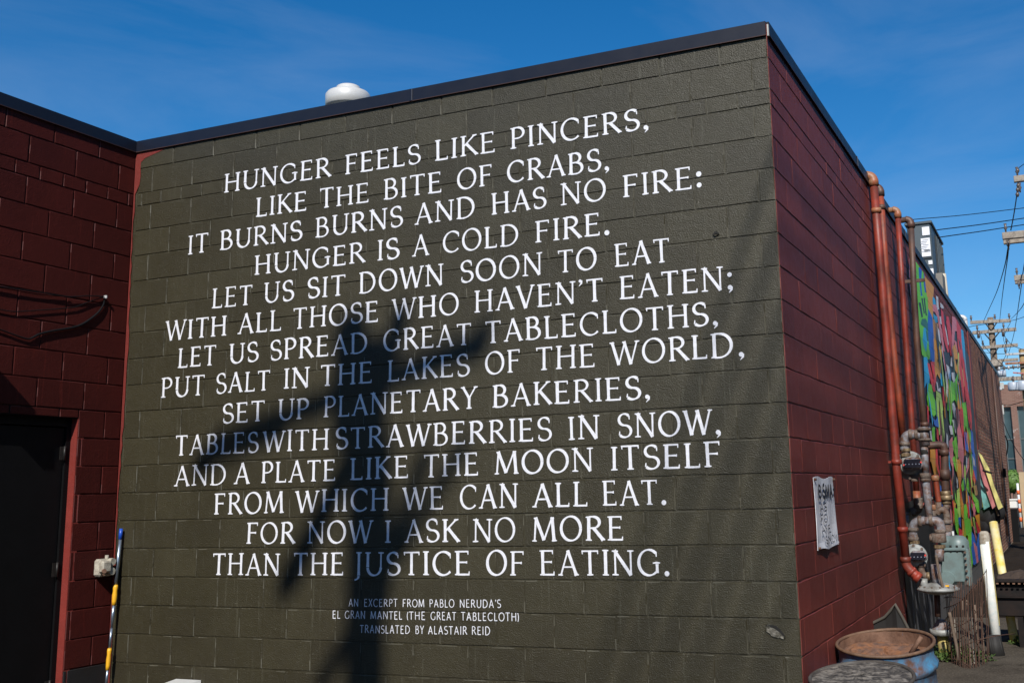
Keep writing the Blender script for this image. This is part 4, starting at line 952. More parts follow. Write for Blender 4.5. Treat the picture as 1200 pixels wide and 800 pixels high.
# big green meter
q = aty(1117, 663, 4.35)
big = MB(); big.bevbox(q, (.235, .20, .31), .03); bg_ = big.build('large_meter', M['greenmeter'], gm)
b = MB(); b.bevbox(q+Vector((.125, .01, -.005)), (.05, .235, .34), .015); b.build('end_flange', M['greenmeter'], bg_)
b = MB(); b.bevbox(q+Vector((0, 0, .155)), (.265, .235, .028), .006); b.build('top_flange', M['greenmeter'], bg_)
b = MB(); b.lathe([(.10, .16), (.10, .22), (.075, .255), (.05, .27), (0, .275)], 20, Matrix.Translation(q+Vector((.055, 0, 0)))); b.build('dome', M['greenmeter'], bg_)
b = MB(); b.tube([q+Vector((-.05, -.03, .16)), q+Vector((-.05, -.03, .27))], .052, 16); b.build('inlet', M['greenmeter'], bg_)
b = MB(); b.tube([q+Vector((-.05, -.12, -.10)), q+Vector((-.05, -.06, -.10))], .065, 18); b.build('drive_cap', M['greenmeter'], bg_)
for k in range(6):
    for sy in (-.118,):
        c_ = q+Vector((.125, sy-.004, -.14+.054*k)); b = MB(); b.tube([c_, c_+Vector((0, -.016, 0))], .011, 6, smooth=False); b.build('bolt', M['fitting'], bg_)
for k in range(5):
    c_ = q+Vector((-.11+.055*k, -.10, .13)); b = MB(); b.tube([c_, c_+Vector((0, 0, .06))], .010, 6, smooth=False); b.build('bolt', M['void'], bg_)
# regulator disc
q = aty(1099.5, 690, 3.85)
b = MB(); b.lathe([(0, .055), (.06, .055), (.12, .04), (.168, .018), (.180, .006), (.180, -.006), (.168, -.012), (.12, -.03), (.05, -.045), (0, -.045)], 34, Matrix.Translation(q)); rg = b.build('regulator_disc', M['regulator'], gm)
for k in range(14):
    a = 2*math.pi*k/14; c_ = q+Vector((.158*math.cos(a), .158*math.sin(a), .02)); b = MB(); b.tube([c_, c_+Vector((0, 0, .012))], .009, 6, smooth=False); b.build('bolt', M['fitting'], rg)
b = MB(); b.tube([q+Vector((-.005, 0, .03)), q+Vector((-.005, 0, .21))], .042, 18); b.build('spring_tower', M['greypipe'], rg)
b = MB(); b.tube([q+Vector((-.115, -.02, .02)), q+Vector((-.115, -.02, .09))], .034, 14); b.build('side_port', M['regulator'], rg)
seg('pipe', 'fitting', [(1080, 660), (1080, 668), (1084, 674), (1094, 675)], .032, 3.95); ring(1080, 662, 3.95, .042, .03); ring(1088, 675, 3.95, .042, .03, 'brass', 'x')
seg('lever', 'stick', [(1097, 650), (1100, 668), (1105.5, 690)], .013, 3.72)
b = MB(); b.box(aty(1110, 686, 3.75), (.03, .02, .012)); b.build('yellow_tag', M['yellow_plastic'], gm)
seg('pipe', 'ironpipe', [(1098, 696), (1099, 722)], .03, 3.95)
# foot flange on the yellow-flecked post
q = aty(1104, 739, 4.1)
b = MB(); b.lathe([(0, .10), (.03, .10), (.06, .06), (.085, .02), (.09, .02)], 18, Matrix.Translation(q)); b.build('cone', M['greypipe'], gm)
b = MB(); b.tube([q+Vector((0, 0, -.03)), q+Vector((0, 0, .02))], .105, 24); b.build('foot_flange', M['regulator'], gm)
q2 = Vector((q.x+.012, q.y, 0)); b = MB(); b.tube([(q.x, q.y, q.z-.03), (q2.x, q2.y, .0)], .05, 18); b.build('foot_post', M['yellowworn'], gm)

# ------------------------------------------------------------------ drums
def drum(name, label, c, top, r_, tilt, paint, lid):
    t = thing(name, label, 'barrel')
    c = Vector(c); Mx = Matrix.Translation(Vector((c.x, c.y, 0))) @ Matrix.Rotation(tilt[0], 4, 'X') @ Matrix.Rotation(tilt[1], 4, 'Y')
    H_ = top
    def sq(v_):  # slightly crushed
        return v_
    prof = [(r_*.985, -.03), (r_*.985, H_-.36)]
    for zr in (H_-.32, H_-.13):
        prof += [(r_*.985, zr-.03), (r_*1.06, zr-.012), (r_*1.06, zr+.012), (r_*.985, zr+.03)]
    prof += [(r_*.985, H_-.03), (r_, H_-.008)]
    b_ = MB(); b_.lathe(prof, 48, Mx, jit=.008); b_.build('shell', paint, t)
    rim = [Mx@Vector((r_*1.01*(1+.012*math.sin(3*a+1))*math.cos(a), r_*1.01*(1+.012*math.sin(3*a+1))*math.sin(a), H_+.006*math.sin(2*a))) for a in [2*math.pi*k/48 for k in range(49)]]
    b_ = MB(); b_.tube(rim, .011, 8, cap=False); b_.build('rim', M['rimrust'] if not lid else paint, t)
    return t, Mx
dr1, Mx = drum('open_drum', 'rusty open blue steel drum full of rust flakes beside the side wall', (.318, 1.06, 0), .575, .296, (R(8.5), R(-1.5)), M['bluedrum'], False)
b = MB(); b.lathe([(.292, .568), (.282, .51), (.278, .48)], 48, Mx, jit=.01); b.build('inner_wall', M['rust'], dr1)
b = MB(); vs = []; rg_ = 12; sgm = 40
for i in range(rg_+1):
    for k in range(sgm):
        a = 2*math.pi*k/sgm; rr_ = .280*i/rg_
        vs.append(Mx@Vector((rr_*math.cos(a), rr_*math.sin(a), .525+.016*math.sin(9*rr_+2*a)+random.uniform(-.007, .007)-(.02 if i > 9 else 0))))
fs = [(i*sgm+k, i*sgm+(k+1) % sgm, (i+1)*sgm+(k+1) % sgm, (i+1)*sgm+k) for i in range(rg_) for k in range(sgm)]
b.add(vs, fs); tag(b.build('rust_debris', M['debris'], dr1), kind='stuff')
b = MB(); b.tube([Mx@Vector((.17, -.12, .54)), Mx@Vector((.245, -.10, .64))], .014, 8); b.build('scrap_rod', M['rust'], dr1)
dr2, Mx = drum('lidded_drum', 'grey weathered drum with a pitted round lid in the bottom foreground', (.312, .16, 0), .505, .28, (R(8.5), R(-1)), M['drumgrey'], True)
b = MB(); vs = []
for i in range(rg_+1):
    for k in range(sgm):
        a = 2*math.pi*k/sgm; rr_ = .276*i/rg_
        vs.append(Mx@Vector((rr_*math.cos(a), rr_*math.sin(a), .506+.012*math.cos(rr_*5)+.004*math.sin(60*rr_)+random.uniform(-.003, .003))))
b.add(vs, fs)
m_, t__, bs_ = newmat('pitted_lid'); P_ = pos(t__)
cc = ramp(t__, noise(t__, vmap(t__, P_, (5, 9, 9)), 2.6, 9, .72, .8), [(.36, (.018, .016, .014)), (.47, (.06, .053, .045)), (.56, (.17, .15, .125)), (.68, (.22, .20, .175))])
t__.links.new(cc, bs_.inputs['Base Color']); bs_.inputs['Roughness'].default_value = .8; bump(t__, bs_, noise(t__, P_, 30, 8, .7), .9, .01)
b.build('lid', m_, dr2)
# folded rubber mat behind the drums
mat_ = thing('rubber_mat', 'bent black rubber mat standing against the side wall behind the blue drum', 'mat')
A_ = [aty(u, v, 2.35) for (u, v) in ((1010, 742), (1022, 731), (1036, 724), (1044, 715), (1049, 708), (1056, 722), (1062, 735), (1068, 748))]
b = MB(); vs = []
for i, q in enumerate(A_):
    dpt = .25 if i < 5 else .25
    for (dy, z) in ((0, q.z), (.03, q.z-.0), (.03, .01), (0, .01)): vs.append((q.x+(.0 if z > .05 else .02), q.y+dy+(.10*abs(i-4)/4), z))
b.add(vs, [(4*i+j, 4*i+(j+1) % 4, 4*i+4+(j+1) % 4, 4*i+4+j) for i in range(7) for j in range(4)]+[(0, 1, 2, 3), (31, 30, 29, 28)])
b.build('sheet', M['rubber'], mat_)
b = MB(); b.tube([Vector((q.x, q.y-.006+.10*abs(i-4)/4, q.z+.004)) for i, q in enumerate(A_)], .012, 6); b.build('frayed_edge', M['rubberedge'], mat_)

# ------------------------------------------------------------------ wooden sticks and rusty wire mesh
fz = thing('stick_bundle', 'bundle of weathered laths wrapped in rusty wire mesh beside the gas meters', 'stick bundle')
for i in range(7):
    f_ = i/6; ut = 1118+30*f_+random.uniform(-1, 1); ub = 1121+31*f_+random.uniform(-1.5, 1.5)
    vt = 722-26*f_+random.uniform(-14, 14)
    Yb = 4.2-.35*math.sin(math.pi*f_)+random.uniform(-.05, .05)
    a = aty(ut, vt, Yb+.1); e = aty(ub+3, 800, Yb-.1)
    d_ = (e-a); e2 = a+d_*((a.z-.03)/(a.z-e.z))
    b = MB(); M3 = (e2-a).to_track_quat('Z', 'Y').to_matrix()
    b.bevbox((a+e2)/2, (.011+random.uniform(0, .007), .010, (e2-a).length), .003, M=M3)
    b.build('stick', M['stick' if i % 4 else 'paintedstick'], fz)
wm = MB()
def warc(v0, v1, dv, n=10, r_=.0035, u0=1106, u1=1156):
    pts = []
    for i in range(n+1):
        f_ = i/n; pts.append(aty(u0+(u1-u0)*f_, v0+(v1-v0)*f_+dv*math.sin(math.pi*f_), 4.05-.42*math.sin(math.pi*f_)))
    wm.tube(pts, r_, 5)
for (a, e, dv) in ((712, 668, 10), (735, 700, 12), (752, 716, 10), (775, 738, 14), (792, 762, 10), (700, 735, -14), (726, 770, -10), (770, 800, -8)): warc(a, e, dv)
warc(768, 742, -6, u0=1106, u1=1190)
for i in range(24):
    f_ = i/23; u = 1108+48*f_
    top_ = aty(u, 690-20*f_+random.uniform(-4, 10), 4.0-.4*math.sin(math.pi*f_)); wm.tube(smooth([top_, aty(u+1.5+random.uniform(-2, 2), 740, 4.0-.42*math.sin(math.pi*f_)), aty(u+4+random.uniform(-2, 2), 800, 4.0-.42*math.sin(math.pi*f_)-.05)], 4), .0032, 5)
wo = wm.build('wire_mesh', M['wire'], fz); tag(wo, kind='stuff')
# long loose stick
ls = thing('loose_stick', 'single crooked brown stick leaning in front of the yellow-flecked post', 'stick')
b = MB(); b.tube(smooth(px([(1112.5, 717), (1117, 738), (1122, 762), (1127, 792), (1130, 812)], 3.7), 4), .014, 8); b.build('stick', M['stick'], ls)
# black sleeve post
bs2 = thing('black_sleeve_post', 'black ribbed sleeve post standing right of the stick bundle', 'post')
a = aty(1161, 744, 4.35); 
b = MB(); a.x += .035; b.tube([a-Vector((.015, 0, 0)), Vector((a.x, a.y, 0))], [.062, .078], 14); b.build('sleeve', M['rubber'], bs2)
for k in range(5):
    an = -math.pi/2+(k-2)*.5; b = MB(); b.tube([(a.x-.015+.06*math.cos(an), a.y+.06*math.sin(an), a.z-.01), (a.x+.075*math.cos(an), a.y+.07*math.sin(an), 0.01)], .006, 6); b.build('rib', M['rubber'], bs2)

# bollards
bo = thing('white_bollard', 'chalky white bollard with crumbling concrete top and yellow edges', 'bollard', 'bollards beside the cart')
a = aty(1153.8, 634, 4.7); e = Vector((a.x+.03, a.y, 0))
b = MB(); b.tube([a, a+(e-a)*.5, e], .046, 20); b.build('tube', M['whitepost'], bo)
b = MB(); b.lathe([(.047, -.02), (.048, .03), (.043, .075), (.034, .09), (.02, .095), (0, .093)], 16, Matrix.Translation(a), jit=.08, smooth=False); b.build('concrete_fill', M['concretecap'], bo)
b = MB()
for sgn in (-1, 1):
    vs = []
    for i in range(9):
        q = a+(e-a)*(i/8)*.75; vs += [q+Vector((sgn*.0480, -.015, 0)), q+Vector((sgn*.0430, -.0295-random.uniform(0, .005), 0))]
    b.add(vs, [(2*i, 2*i+1, 2*i+3, 2*i+2) for i in range(8)])
b.build('yellow_paint_edge', M['yellow'], bo)
bo = thing('yellow_bollard', 'yellow bollard with white painted flank leaning right behind the black cart', 'bollard', 'bollards beside the cart')
a = aty(1164, 612, 5.75); e = atz(1190, 757, .0); 
b = MB(); b.tube([a, e], .042, 20); b.build('tube', M['yellow'], bo)
b = MB(); vs = []
for i in range(11):
    q = a+(e-a)*(.05+i/10*.27); w0 = random.uniform(-.004, .006)
    for an in (-75, -50, -20, 5): vs.append(q+Vector((0.0428*math.cos(R(an+ (w0*800 if an == -75 else 0))), 0.0428*math.sin(R(an)), 0)))
b.add(vs, [(4*i+j, 4*i+j+1, 4*i+5+j, 4*i+4+j) for i in range(10) for j in range(3)]); b.build('white_paint', M['whitepost'], bo)
b = MB(); b.tube([aty(1165.5, 618, 5.70), aty(1165.5, 618, 5.70)+Vector((0, -.012, 0))], .011, 10); b.tube([aty(1166.5, 622, 5.70), aty(1166.5, 622, 5.70)+Vector((0, -.012, 0))], .009, 8); b.build('bolt_hole', M['void'], bo)
# concrete edge
# ------------------------------------------------------------------ black cart
ct = thing('black_steel_cart', 'sooty black steel cart heaped with dark debris at the right edge', 'cart')
YC = 4.85
q0 = aty(1160.5, 676, YC); q1 = aty(1162, 722, YC); xa = q0.x; xb = xa+1.3; zt = q0.z; zb = q1.z
b = MB(); b.bevbox(((xa+xb)/2, YC+.3, (zt+zb)/2-.03), (xb-xa, .55, zt-zb-.06), .01); b.build('body', M['cartblack'], ct)
b = MB(); b.box(((xa+xb)/2, YC+.005, (zt+zb)/2), (xb-xa+.02, .03, .012)); b.build('seam_ledge', M['cartblack'], ct)
b = MB(); b.bevbox(((xa+xb)/2, YC+.28, zt-.03), (xb-xa+.06, .64, .03), .006); b.build('tray', M['cartblack'], ct)
for k in range(26):
    if k > 25: break
    bb = MB(); bb.box((xa+.06+k*.048, YC-.045, zt-.052), (.022, .012, .012)); bb.build('perforated_tab', M['rust'], ct)
for (x, y) in ((xa+.23, YC+.05), (xb-.1, YC+.05), (xa+.23, YC+.5), (xb-.1, YC+.5)):
    b = MB(); b.box((x, y, zb/2), (.05, .05, zb)); b.build('leg', M['cartblack'], ct)
b = MB(); nx_, ny_ = 30, 14; vs = []
for i in range(nx_+1):
    for j in range(ny_+1):
        x = xa+.05+(xb-xa-.1)*i/nx_; y = YC+.02+.5*j/ny_; ed = min(i, nx_-i, j, ny_-j)
        vs.append((x, y, zt-.02+min(1, ed/3)*(.045+.05*(i/nx_))+random.uniform(-.012, .014)))
b.add(vs, [(i*(ny_+1)+j, (i+1)*(ny_+1)+j, (i+1)*(ny_+1)+j+1, i*(ny_+1)+j+1) for i in range(nx_) for j in range(ny_)])
M['soil'] = simple('dark_debris', (.045, .03, .022), .95, 0, .6, 30, .8, 60)
tag(b.build('debris_heap', M['soil'], ct), kind='stuff')

# weeds (grass blades and leaves)
def weeds(name, c, r_, n, h, mk_, lab=None):
    b_ = MB()
    for i in range(n):
        a = random.uniform(0, 6.28); rr_ = r_*math.sqrt(random.random()); x, y = c[0]+rr_*math.cos(a), c[1]+rr_*math.sin(a)
        z = random.uniform(0, h)*(1-rr_/r_*.6); L_ = random.uniform(.02, .055); d_ = Vector((random.gauss(0, 1), random.gauss(0, 1), random.gauss(.5, .7))).normalized(); s_ = d_.cross(Vector((0, 0, 1))).normalized()*L_*.25
        p_ = Vector((x, y, c[2]+z)); b_.add([p_, p_+d_*L_*.5+s_, p_+d_*L_, p_+d_*L_*.5-s_], [(0, 1, 2, 3)])
    return b_.build(name, M[mk_])
for c_, r_, n_, h_ in (((.30, 4.1, .03), .30, 700, .12), ((.93, 5.1, .03), .12, 220, .07), ((.48, 4.0, .03), .25, 250, .12), ((-.02+.15, 3.1, .03), .12, 120, .08)):
    tag(weeds('weeds', c_, r_, n_, h_, 'leaf'), kind='stuff')

# ------------------------------------------------------------------ brick end of the building
bw = thing('brick_building_end', 'brown brick end of the long building beyond the mural', 'building')
b = MB(); b.box((-2.994, 20.0, 2.15), (5.99, 9.78, 4.30)); b.build('mortar_bed', M['mortar_brick'], bw)
b = MB(); rnd = random.Random(2); z = .03; row = 0
while z < 4.28:
    y = 15.13-(.1 if row % 2 else 0)
    while y < 24.85:
        y0 = max(y, 15.12); y1 = min(y+.198, 24.87); x = .012+rnd.uniform(-.002, .002)
        if y1-y0 > .02 and not (19.2 < (y0+y1)/2 < 19.55): b.box((x-.018, (y0+y1)/2, z+.026), (.024, y1-y0-.008, .046))
        y += .208
    z += .0677; row += 1
tag(b.build('brick', M['brick'], bw), kind='stuff')
b = MB(); b.box((.0, 19.37, 2.14), (.02, .30, 4.28)); b.build('dark_joint', M['blackdoor'], bw)
b = MB(); b.tube([(.05, 21.2, .3), (.05, 21.2, 4.2)], .025, 8); b.build('conduit', M['ironpipe'], bw)
b = MB(); b.box((.04, 22.6, 1.75), (.07, .18, .22)); b.build('junction_box', M['blackdoor'], bw)
# roof slab (behind coping, seen only from other places)
b = MB(); b.box((-2.6, 9.5, 4.30), (5.1, 18.5, .04)); b.box((-9.2, 9.5, 4.28), (8, 28, .04)); tag(b.build('flat_roof', M['rubber']), 'flat black roof behind the coping of the block building', 'roof')

# folded parasol leaning on the brick
pr_ = thing('folded_parasol', 'faded folded parasol of yellow, pink and turquoise cloth leaning on the brick wall', 'parasol')
tip = aty(1147, 531, 13.6); ft = aty(1171, 601, 13.3)
ax = (ft-tip)
def fold(pts, Y, mk_, nm):
    b_ = MB(); P = [aty(u, v, Y+dy) for (u, v, dy) in pts]; n = len(P); vs = [*P]+[p_+Vector((.005, .05, 0)) for p_ in P]
    b_.add(vs, [tuple(range(n)), tuple(range(n, 2*n))[::-1]]+[(i, (i+1) % n, n+(i+1) % n, n+i) for i in range(n)]); return b_.build(nm, M[mk_], pr_)
fold([(1148, 552, 0), (1151, 564, 0), (1157, 576, 0), (1162, 590, 0), (1160, 593, 0), (1153, 597, 0), (1150, 580, 0)], 13.40, 'turq', 'turquoise_panel')
fold([(1147.5, 535, 0), (1153, 550, 0), (1160, 568, 0), (1167.5, 592, 0), (1163, 596, 0), (1156, 576, 0), (1149.5, 556, 0)], 13.34, 'pink', 'pink_panel')
fold([(1146.5, 530, 0), (1150, 533, 0), (1159, 549, 0), (1165, 570, 0), (1175, 594, 0), (1170, 597, 0), (1163, 576, 0), (1155, 552, 0)], 13.28, 'lemon', 'yellow_panel')
b = MB(); b.tube([aty(1152, 551, 13.1), aty(1162, 554, 13.0)], .018, 6); b.build('tie_strap', M['darkcloth'], pr_)
b = MB(); b.tube([tip+Vector((0, 0, .06)), tip, aty(1170, 604, 13.4)], .018, 8); b.build('shaft', M['stick'], pr_)
db = thing('parasol_shade', 'dark lumps standing in for the shade at the foot of the parasol', 'shade_lump')
b = MB()  # dark lumps modelled in place of the shade under the parasol
for (u, v, r_) in ((1157, 603, .16), (1163, 600, .15), (1169, 598, .12), (1153, 612, .14)):
    q = aty(u, v, 13.6); b.lathe([(0, -r_*1.3), (r_*.7, -r_*1.2), (r_, -r_*.3), (r_*.85, r_*.4), (r_*.4, r_*.8), (0, r_*.85)], 14, Matrix.Translation(q), jit=.12)
b.build('shade_lump', M['darkcloth'], db)

# ------------------------------------------------------------------ rooftop things
hv = thing('rooftop_hvac_unit', 'slate grey rooftop air handling unit with white stickers above the mural', 'air conditioner')
X0 = -.32; ca = atx(1090, 261, X0); cb = atx(1103, 279, X0)
zt = ca.z; y0 = ca.y; y1 = cb.y; xl = aty(1062, 264, y0).x
b = MB(); b.bevbox(((X0+xl)/2, (y0+y1)/2, (zt+4.34)/2), (X0-xl, y1-y0, zt-4.34), .02); body = b.build('casing', M['hvac'], hv)
b = MB(); b.bevbox(((X0+xl)/2, (y0+y1)/2, zt+.012), (X0-xl+.06, y1-y0+.06, .05), .01); b.build('lid', M['hvac'], hv)
zm = aty(1092, 302, y0).z
b = MB(); b.box(((X0+xl)/2, y0-.008, zm), (X0-xl-.04, .02, .02)); b.build('panel_seam', M['hvacdark'], hv)
for (pts, lines) in ((((1080.3, 266.5), (1089.7, 275.3)), 0), (((1079, 279.8), (1091.3, 300)), 8), (((1088, 305.5), (1093, 309.5)), 0), (((1088.8, 315), (1094.5, 323)), 0), (((1069, 271), (1071, 280)), 0)):
    a = aty(*pts[0], y0); e = aty(*pts[1], y0)
    b = MB(); b.box(((a.x+e.x)/2, y0-.012, (a.z+e.z)/2), (abs(e.x-a.x), .006, abs(a.z-e.z))); st_ = b.build('sticker', M['sticker'], hv)
    if lines:
        b = MB()
        for k in range(lines): b.box(((a.x+e.x)/2-.02*(k % 3), y0-.0165, a.z-(a.z-e.z)*(.1+.09*k)), (abs(e.x-a.x)*.66, .002, .010))
        b.box((e.x-.1*abs(e.x-a.x)-.04, y0-.0165, e.z+.10), (.10, .002, .045)); b.build('print', M['stickerink'], st_)
b = MB(); b.box((X0+.012, y0+(y1-y0)*.62, (zt+4.4)/2), (.02, (y1-y0)*.62, zt-4.6)); b.build('coil_grille', M['hvacdark'], hv)
for k in range(5): 
    b = MB(); b.box((X0+.028, y0+(y1-y0)*(.36+.13*k), (zt+4.4)/2), (.012, .03, zt-4.62)); b.build('louvre', M['hvac'], hv)
fl = thing('roof_flue', 'slim beige flue standing at the far end of the grey rooftop unit', 'flue')
q = atx(1106, 333, -.15); b = MB(); b.tube([(q.x, q.y, 4.35), (q.x-.02, q.y, atx(1105.5, 322, -.15).z)], .07, 14); b.build('pipe', M['flue'], fl)
b = MB(); b.box((q.x, q.y-.5, 4.62), (.10, .45, .55)); b.build('duct', M['ducttan'], fl)
gv = thing('gooseneck_vent', 'small white gooseneck vent pipe over the far coping', 'vent')
q = atx(1131, 378, -.2)
b = MB(); b.tube(smooth([(q.x-.02, q.y+.1, 4.3), (q.x, q.y+.1, q.z-.02), (q.x-.02, q.y+.1, q.z+.12), (q.x-.15, q.y+.1, q.z+.15), (q.x-.28, q.y+.1, q.z+.13), (q.x-.31, q.y+.1, q.z+.02)], 6), .045, 14); b.build('pipe', M['galv'], gv)
dm = thing('roof_exhaust_cap', 'white round metal exhaust cap showing above the black coping', 'vent')
YD = 1.6; q = aty(407, 118, YD); r1 = (aty(433, 112, YD)-aty(383, 118, YD)).length/2*.86
zt_ = aty(407, 101.5, YD).z
b = MB(); Mx = Matrix.Translation(Vector((aty(408, 112, YD).x, YD, zt_)))
b.lathe([(0, 0), (r1*.45, -.003), (r1*.52, -.012), (r1*.53, -.035), (r1*.60, -.05), (r1*.92, -.072), (r1*1.0, -.095), (r1*1.0, -.20), (r1*.9, -.21), (r1*.75, -.22), (r1*.75, -.85)], 40, Mx); b.build('hood', M['galv'], dm)

# ------------------------------------------------------------------ unseen brick blocks across the alley and behind, added to cut sky fill
def block(name, lab, x0, x1, y0, y1, h, face, nwin):
    t = thing(name, lab, 'building')
    b_ = MB(); b_.box(((x0+x1)/2, (y0+y1)/2, h/2), (x1-x0, y1-y0, h)); b_.build('brick_shell', M['brickdark'], t)
    b_ = MB(); b_.box(((x0+x1)/2, (y0+y1)/2, h+.06), (x1-x0+.12, y1-y0+.12, .12)); b_.build('coping', M['coping'], t)
    for i in range(nwin):
        for z in ((1.9, 5.2) if h > 6 else (1.9,)):
            f_ = (i+.5)/nwin; b_ = MB(); c_ = MB()
            if face == 'W': b_.box((x0-.01, y0+(y1-y0)*f_, z), (.05, 1.2, 1.5)); c_.box((x0-.05, y0+(y1-y0)*f_, z-.8), (.14, 1.35, .08))
            else: b_.box((x0+(x1-x0)*f_, y1+.01, z), (1.2, .05, 1.5)); c_.box((x0+(x1-x0)*f_, y1+.05, z-.8), (1.35, .14, .08))
            wi = b_.build('window', M['glass'], t); c_.build('sill', M['sill'], wi)
M['brickdark'] = simple('dark_brick', (.075, .032, .024), .85, 0, .3, 6, .3, 40)
block('fill_blocker_right', 'unseen dark brick block added across the alley to cut sky fill', 7.2, 15, -12, 30, 6.2, 'W', 9)
block('fill_blocker_behind', 'unseen low brick block added behind the viewpoint to cut sky fill', -16, 4.2, -38, -30, 5.0, 'N', 5)
# ------------------------------------------------------------------ far end of the alley
fb = thing('far_brick_building', 'distant weathered brick building with tall blue-grey windows closing the alley', 'building')
YF = 58; topz = aty(1185, 450, YF).z
def wpx(u, v): q = aty(u, v, YF); return q.x, q.z
w1x0, w1z1 = wpx(1170.5, 477); w1x1, _ = wpx(1184.5, 477); _, w1z0 = wpx(1180, 561); w2x0, w2z1 = wpx(1191.2, 478)
wins = [(w1x0-.25, w1x1), (w2x0+.02, w2x0+1.1), (w2x0+1.5, w2x0+2.6), (w1x0-2.0, w1x0-.75)]
b = MB(); xs_ = -7.
for (a, e) in sorted(wins): b.box(((xs_+a)/2, YF+.2, (w1z0+w1z1)/2), (a-xs_, .4, w1z1-w1z0)); xs_ = e
b.box(((xs_+9)/2, YF+.2, (w1z0+w1z1)/2), (9-xs_, .4, w1z1-w1z0))
b.box((1, YF+.2, (topz+w1z1)/2), (16, .4, topz-w1z1)); b.box((1, YF+.2, w1z0/2), (16, .4, w1z0)); b.box((1, YF+5, topz/2-.05), (15.9, 9, topz-.12))
b.build('brick_shell', M['brickfar'], fb)
for (a, e) in wins:
    b = MB(); b.box(((a+e)/2, YF+.3, (w1z0+w1z1)/2), (e-a, .02, w1z1-w1z0)); wi = b.build('window', M['glass'], fb)
    b = MB()
    for f_ in (0, .5, 1): b.box((a+(e-a)*f_*.97+.02, YF+.27, (w1z0+w1z1)/2), (.05, .05, w1z1-w1z0-.01))
    for f_ in (.02, .28, .55, .97): b.box(((a+e)/2, YF+.255, w1z0+(w1z1-w1z0)*f_), (e-a, .05, .05))
    b.build('mullion', M['frame'], wi)
    b = MB(); b.box(((a+e)/2, YF-.03, w1z0-.06), (e-a+.1, .12, .10)); b.build('sill', M['sill'], wi)
for i in range(3):
    x, z = wpx(1171, 452+i*28); b = MB(); b.box((x+.1, YF-.02, z), (.28, .06, .5 if i else .35)); b.build('patched_panel', M['sill'], fb)
# shrub at its foot
sh = thing('green_shrub', 'bright green shrub at the foot of the far brick building', 'shrub')
q = aty(1187, 560, 40); b = MB(); b.tube([(q.x, q.y, 0), (q.x, q.y, q.z)], .05, 6); b.build('stem', M['stick'], sh)
b = MB()
for i in range(900):
    d_ = Vector((random.gauss(0, 1), random.gauss(0, 1), random.gauss(0, 1))).normalized(); rr_ = random.uniform(.3, 1)**.5
    p_ = Vector((q.x-.02+d_.x*.38*rr_, q.y+d_.y*.38*rr_, q.z-.12+d_.z*.48*rr_)); t1 = d_.cross(Vector((.3, .2, 1))).normalized()*.05; t2 = t1.cross(d_).normalized()*.08
    b.add([p_-t1, p_-t2, p_+t1, p_+t2], [(0, 1, 2, 3)])
b.build('foliage', M['leaf2'], sh)
wb = thing('white_bin', 'white box lying at the far corner of the brick wall', 'box')
q = aty(1182.5, 590, 24.5); b = MB(); b.bevbox((q.x+.0, 24.7, q.z-.02), (.40, .4, .22), .03); b.build('body', M['whitepost'], wb)
b = MB(); b.bevbox((q.x+.0, 24.7, q.z+.10), (.44, .44, .04), .01); b.build('lid', M['whitepost'], wb)
b = MB(); b.box((q.x, 24.7, (q.z-.13)/2), (.36, .36, max(.02, q.z-.13))); b.build('base', M['blackdoor'], wb)
pw = thing('tan_board_wall', 'tan boarded wall at the right edge far down the alley', 'wall')
a = aty(1193.5, 553, 34); b = MB()
for k in range(6): 
    b = MB(); b.box((a.x+.31+k*.62, 34, a.z/2), (.612, .06, a.z)); b.build('board', M['ply'], pw)
b = MB(); b.tube([(a.x-.06, 33.8, 0), (a.x-.06, 33.8, a.z*.8)], .04, 8); b.build('post', M['whitepost'], pw)
for k in range(4): 
    b = MB(); b.tube([(a.x-.06, 33.8, .2+k*.3), (a.x-.06, 33.8, .34+k*.3)], .046, 8); b.build('orange_band', M['orange'], pw)
dk = thing('dark_hedge_base', 'dark low kerb planter along the foot of the far building', 'planter')
b = MB(); b.bevbox((1.2, 44.6, .25), (6, .8, .5), .05); b.build('kerb', M['rubber'], dk)

# ------------------------------------------------------------------ utility poles and wires
def insul(t, p_, h=.16, r_=.05, mk_='insul'):
    b_ = MB(); b_.tube([p_, p_+Vector((0, 0, h*.3)), p_+Vector((0, 0, h*.5)), p_+Vector((0, 0, h*.7)), p_+Vector((0, 0, h))], [r_*.4, r_*.45, r_, r_*.5, r_*.8], 8); b_.build('insulator', M[mk_], t)
def arm_px(t, a, e, Y, th, mk_='armwood', ins=(), name='crossarm', ext=0.):
    A = aty(*a, Y); E_ = aty(*e, Y); E_.z = E_.z; d_ = (E_-A); E2 = A+d_*(1+ext)
    b_ = MB(); b_.bevbox((A+E2)/2, (((E2-A).length), th*.8, th), .01, M=(E2-A).to_track_quat('X', 'Z').to_matrix()); b_.build(name, M[mk_], t)
    for f_ in ins: insul(t, A+d_*f_+Vector((0, 0, th/2)), .22*Y/52+.05, .05*Y/52+.02)
    return A, E2
up = thing('utility_pole', 'tall wooden utility pole with four crossarms rising behind the brick end', 'utility pole', 'utility poles of the alley')
YP = 52; a = aty(1160.5, 372, YP); b = MB(); b.tube([(a.x, YP, 0), (a.x, YP, a.z)], [.20, .15], 14); b.build('pole', M['polewood'], up)
A1 = arm_px(up, (1137, 377.8), (1184.5, 375.5), YP-.18, .17, ins=(.03, .62, .97)); A2 = arm_px(up, (1139.5, 390), (1191, 385.6), YP-.18, .17, ins=(.12, .72))
A3 = arm_px(up, (1150, 407.4), (1192.8, 404), YP-.18, .16, ins=(.05, .7)); A4 = arm_px(up, (1160, 423.2), (1193.5, 421), YP-.18, .15)
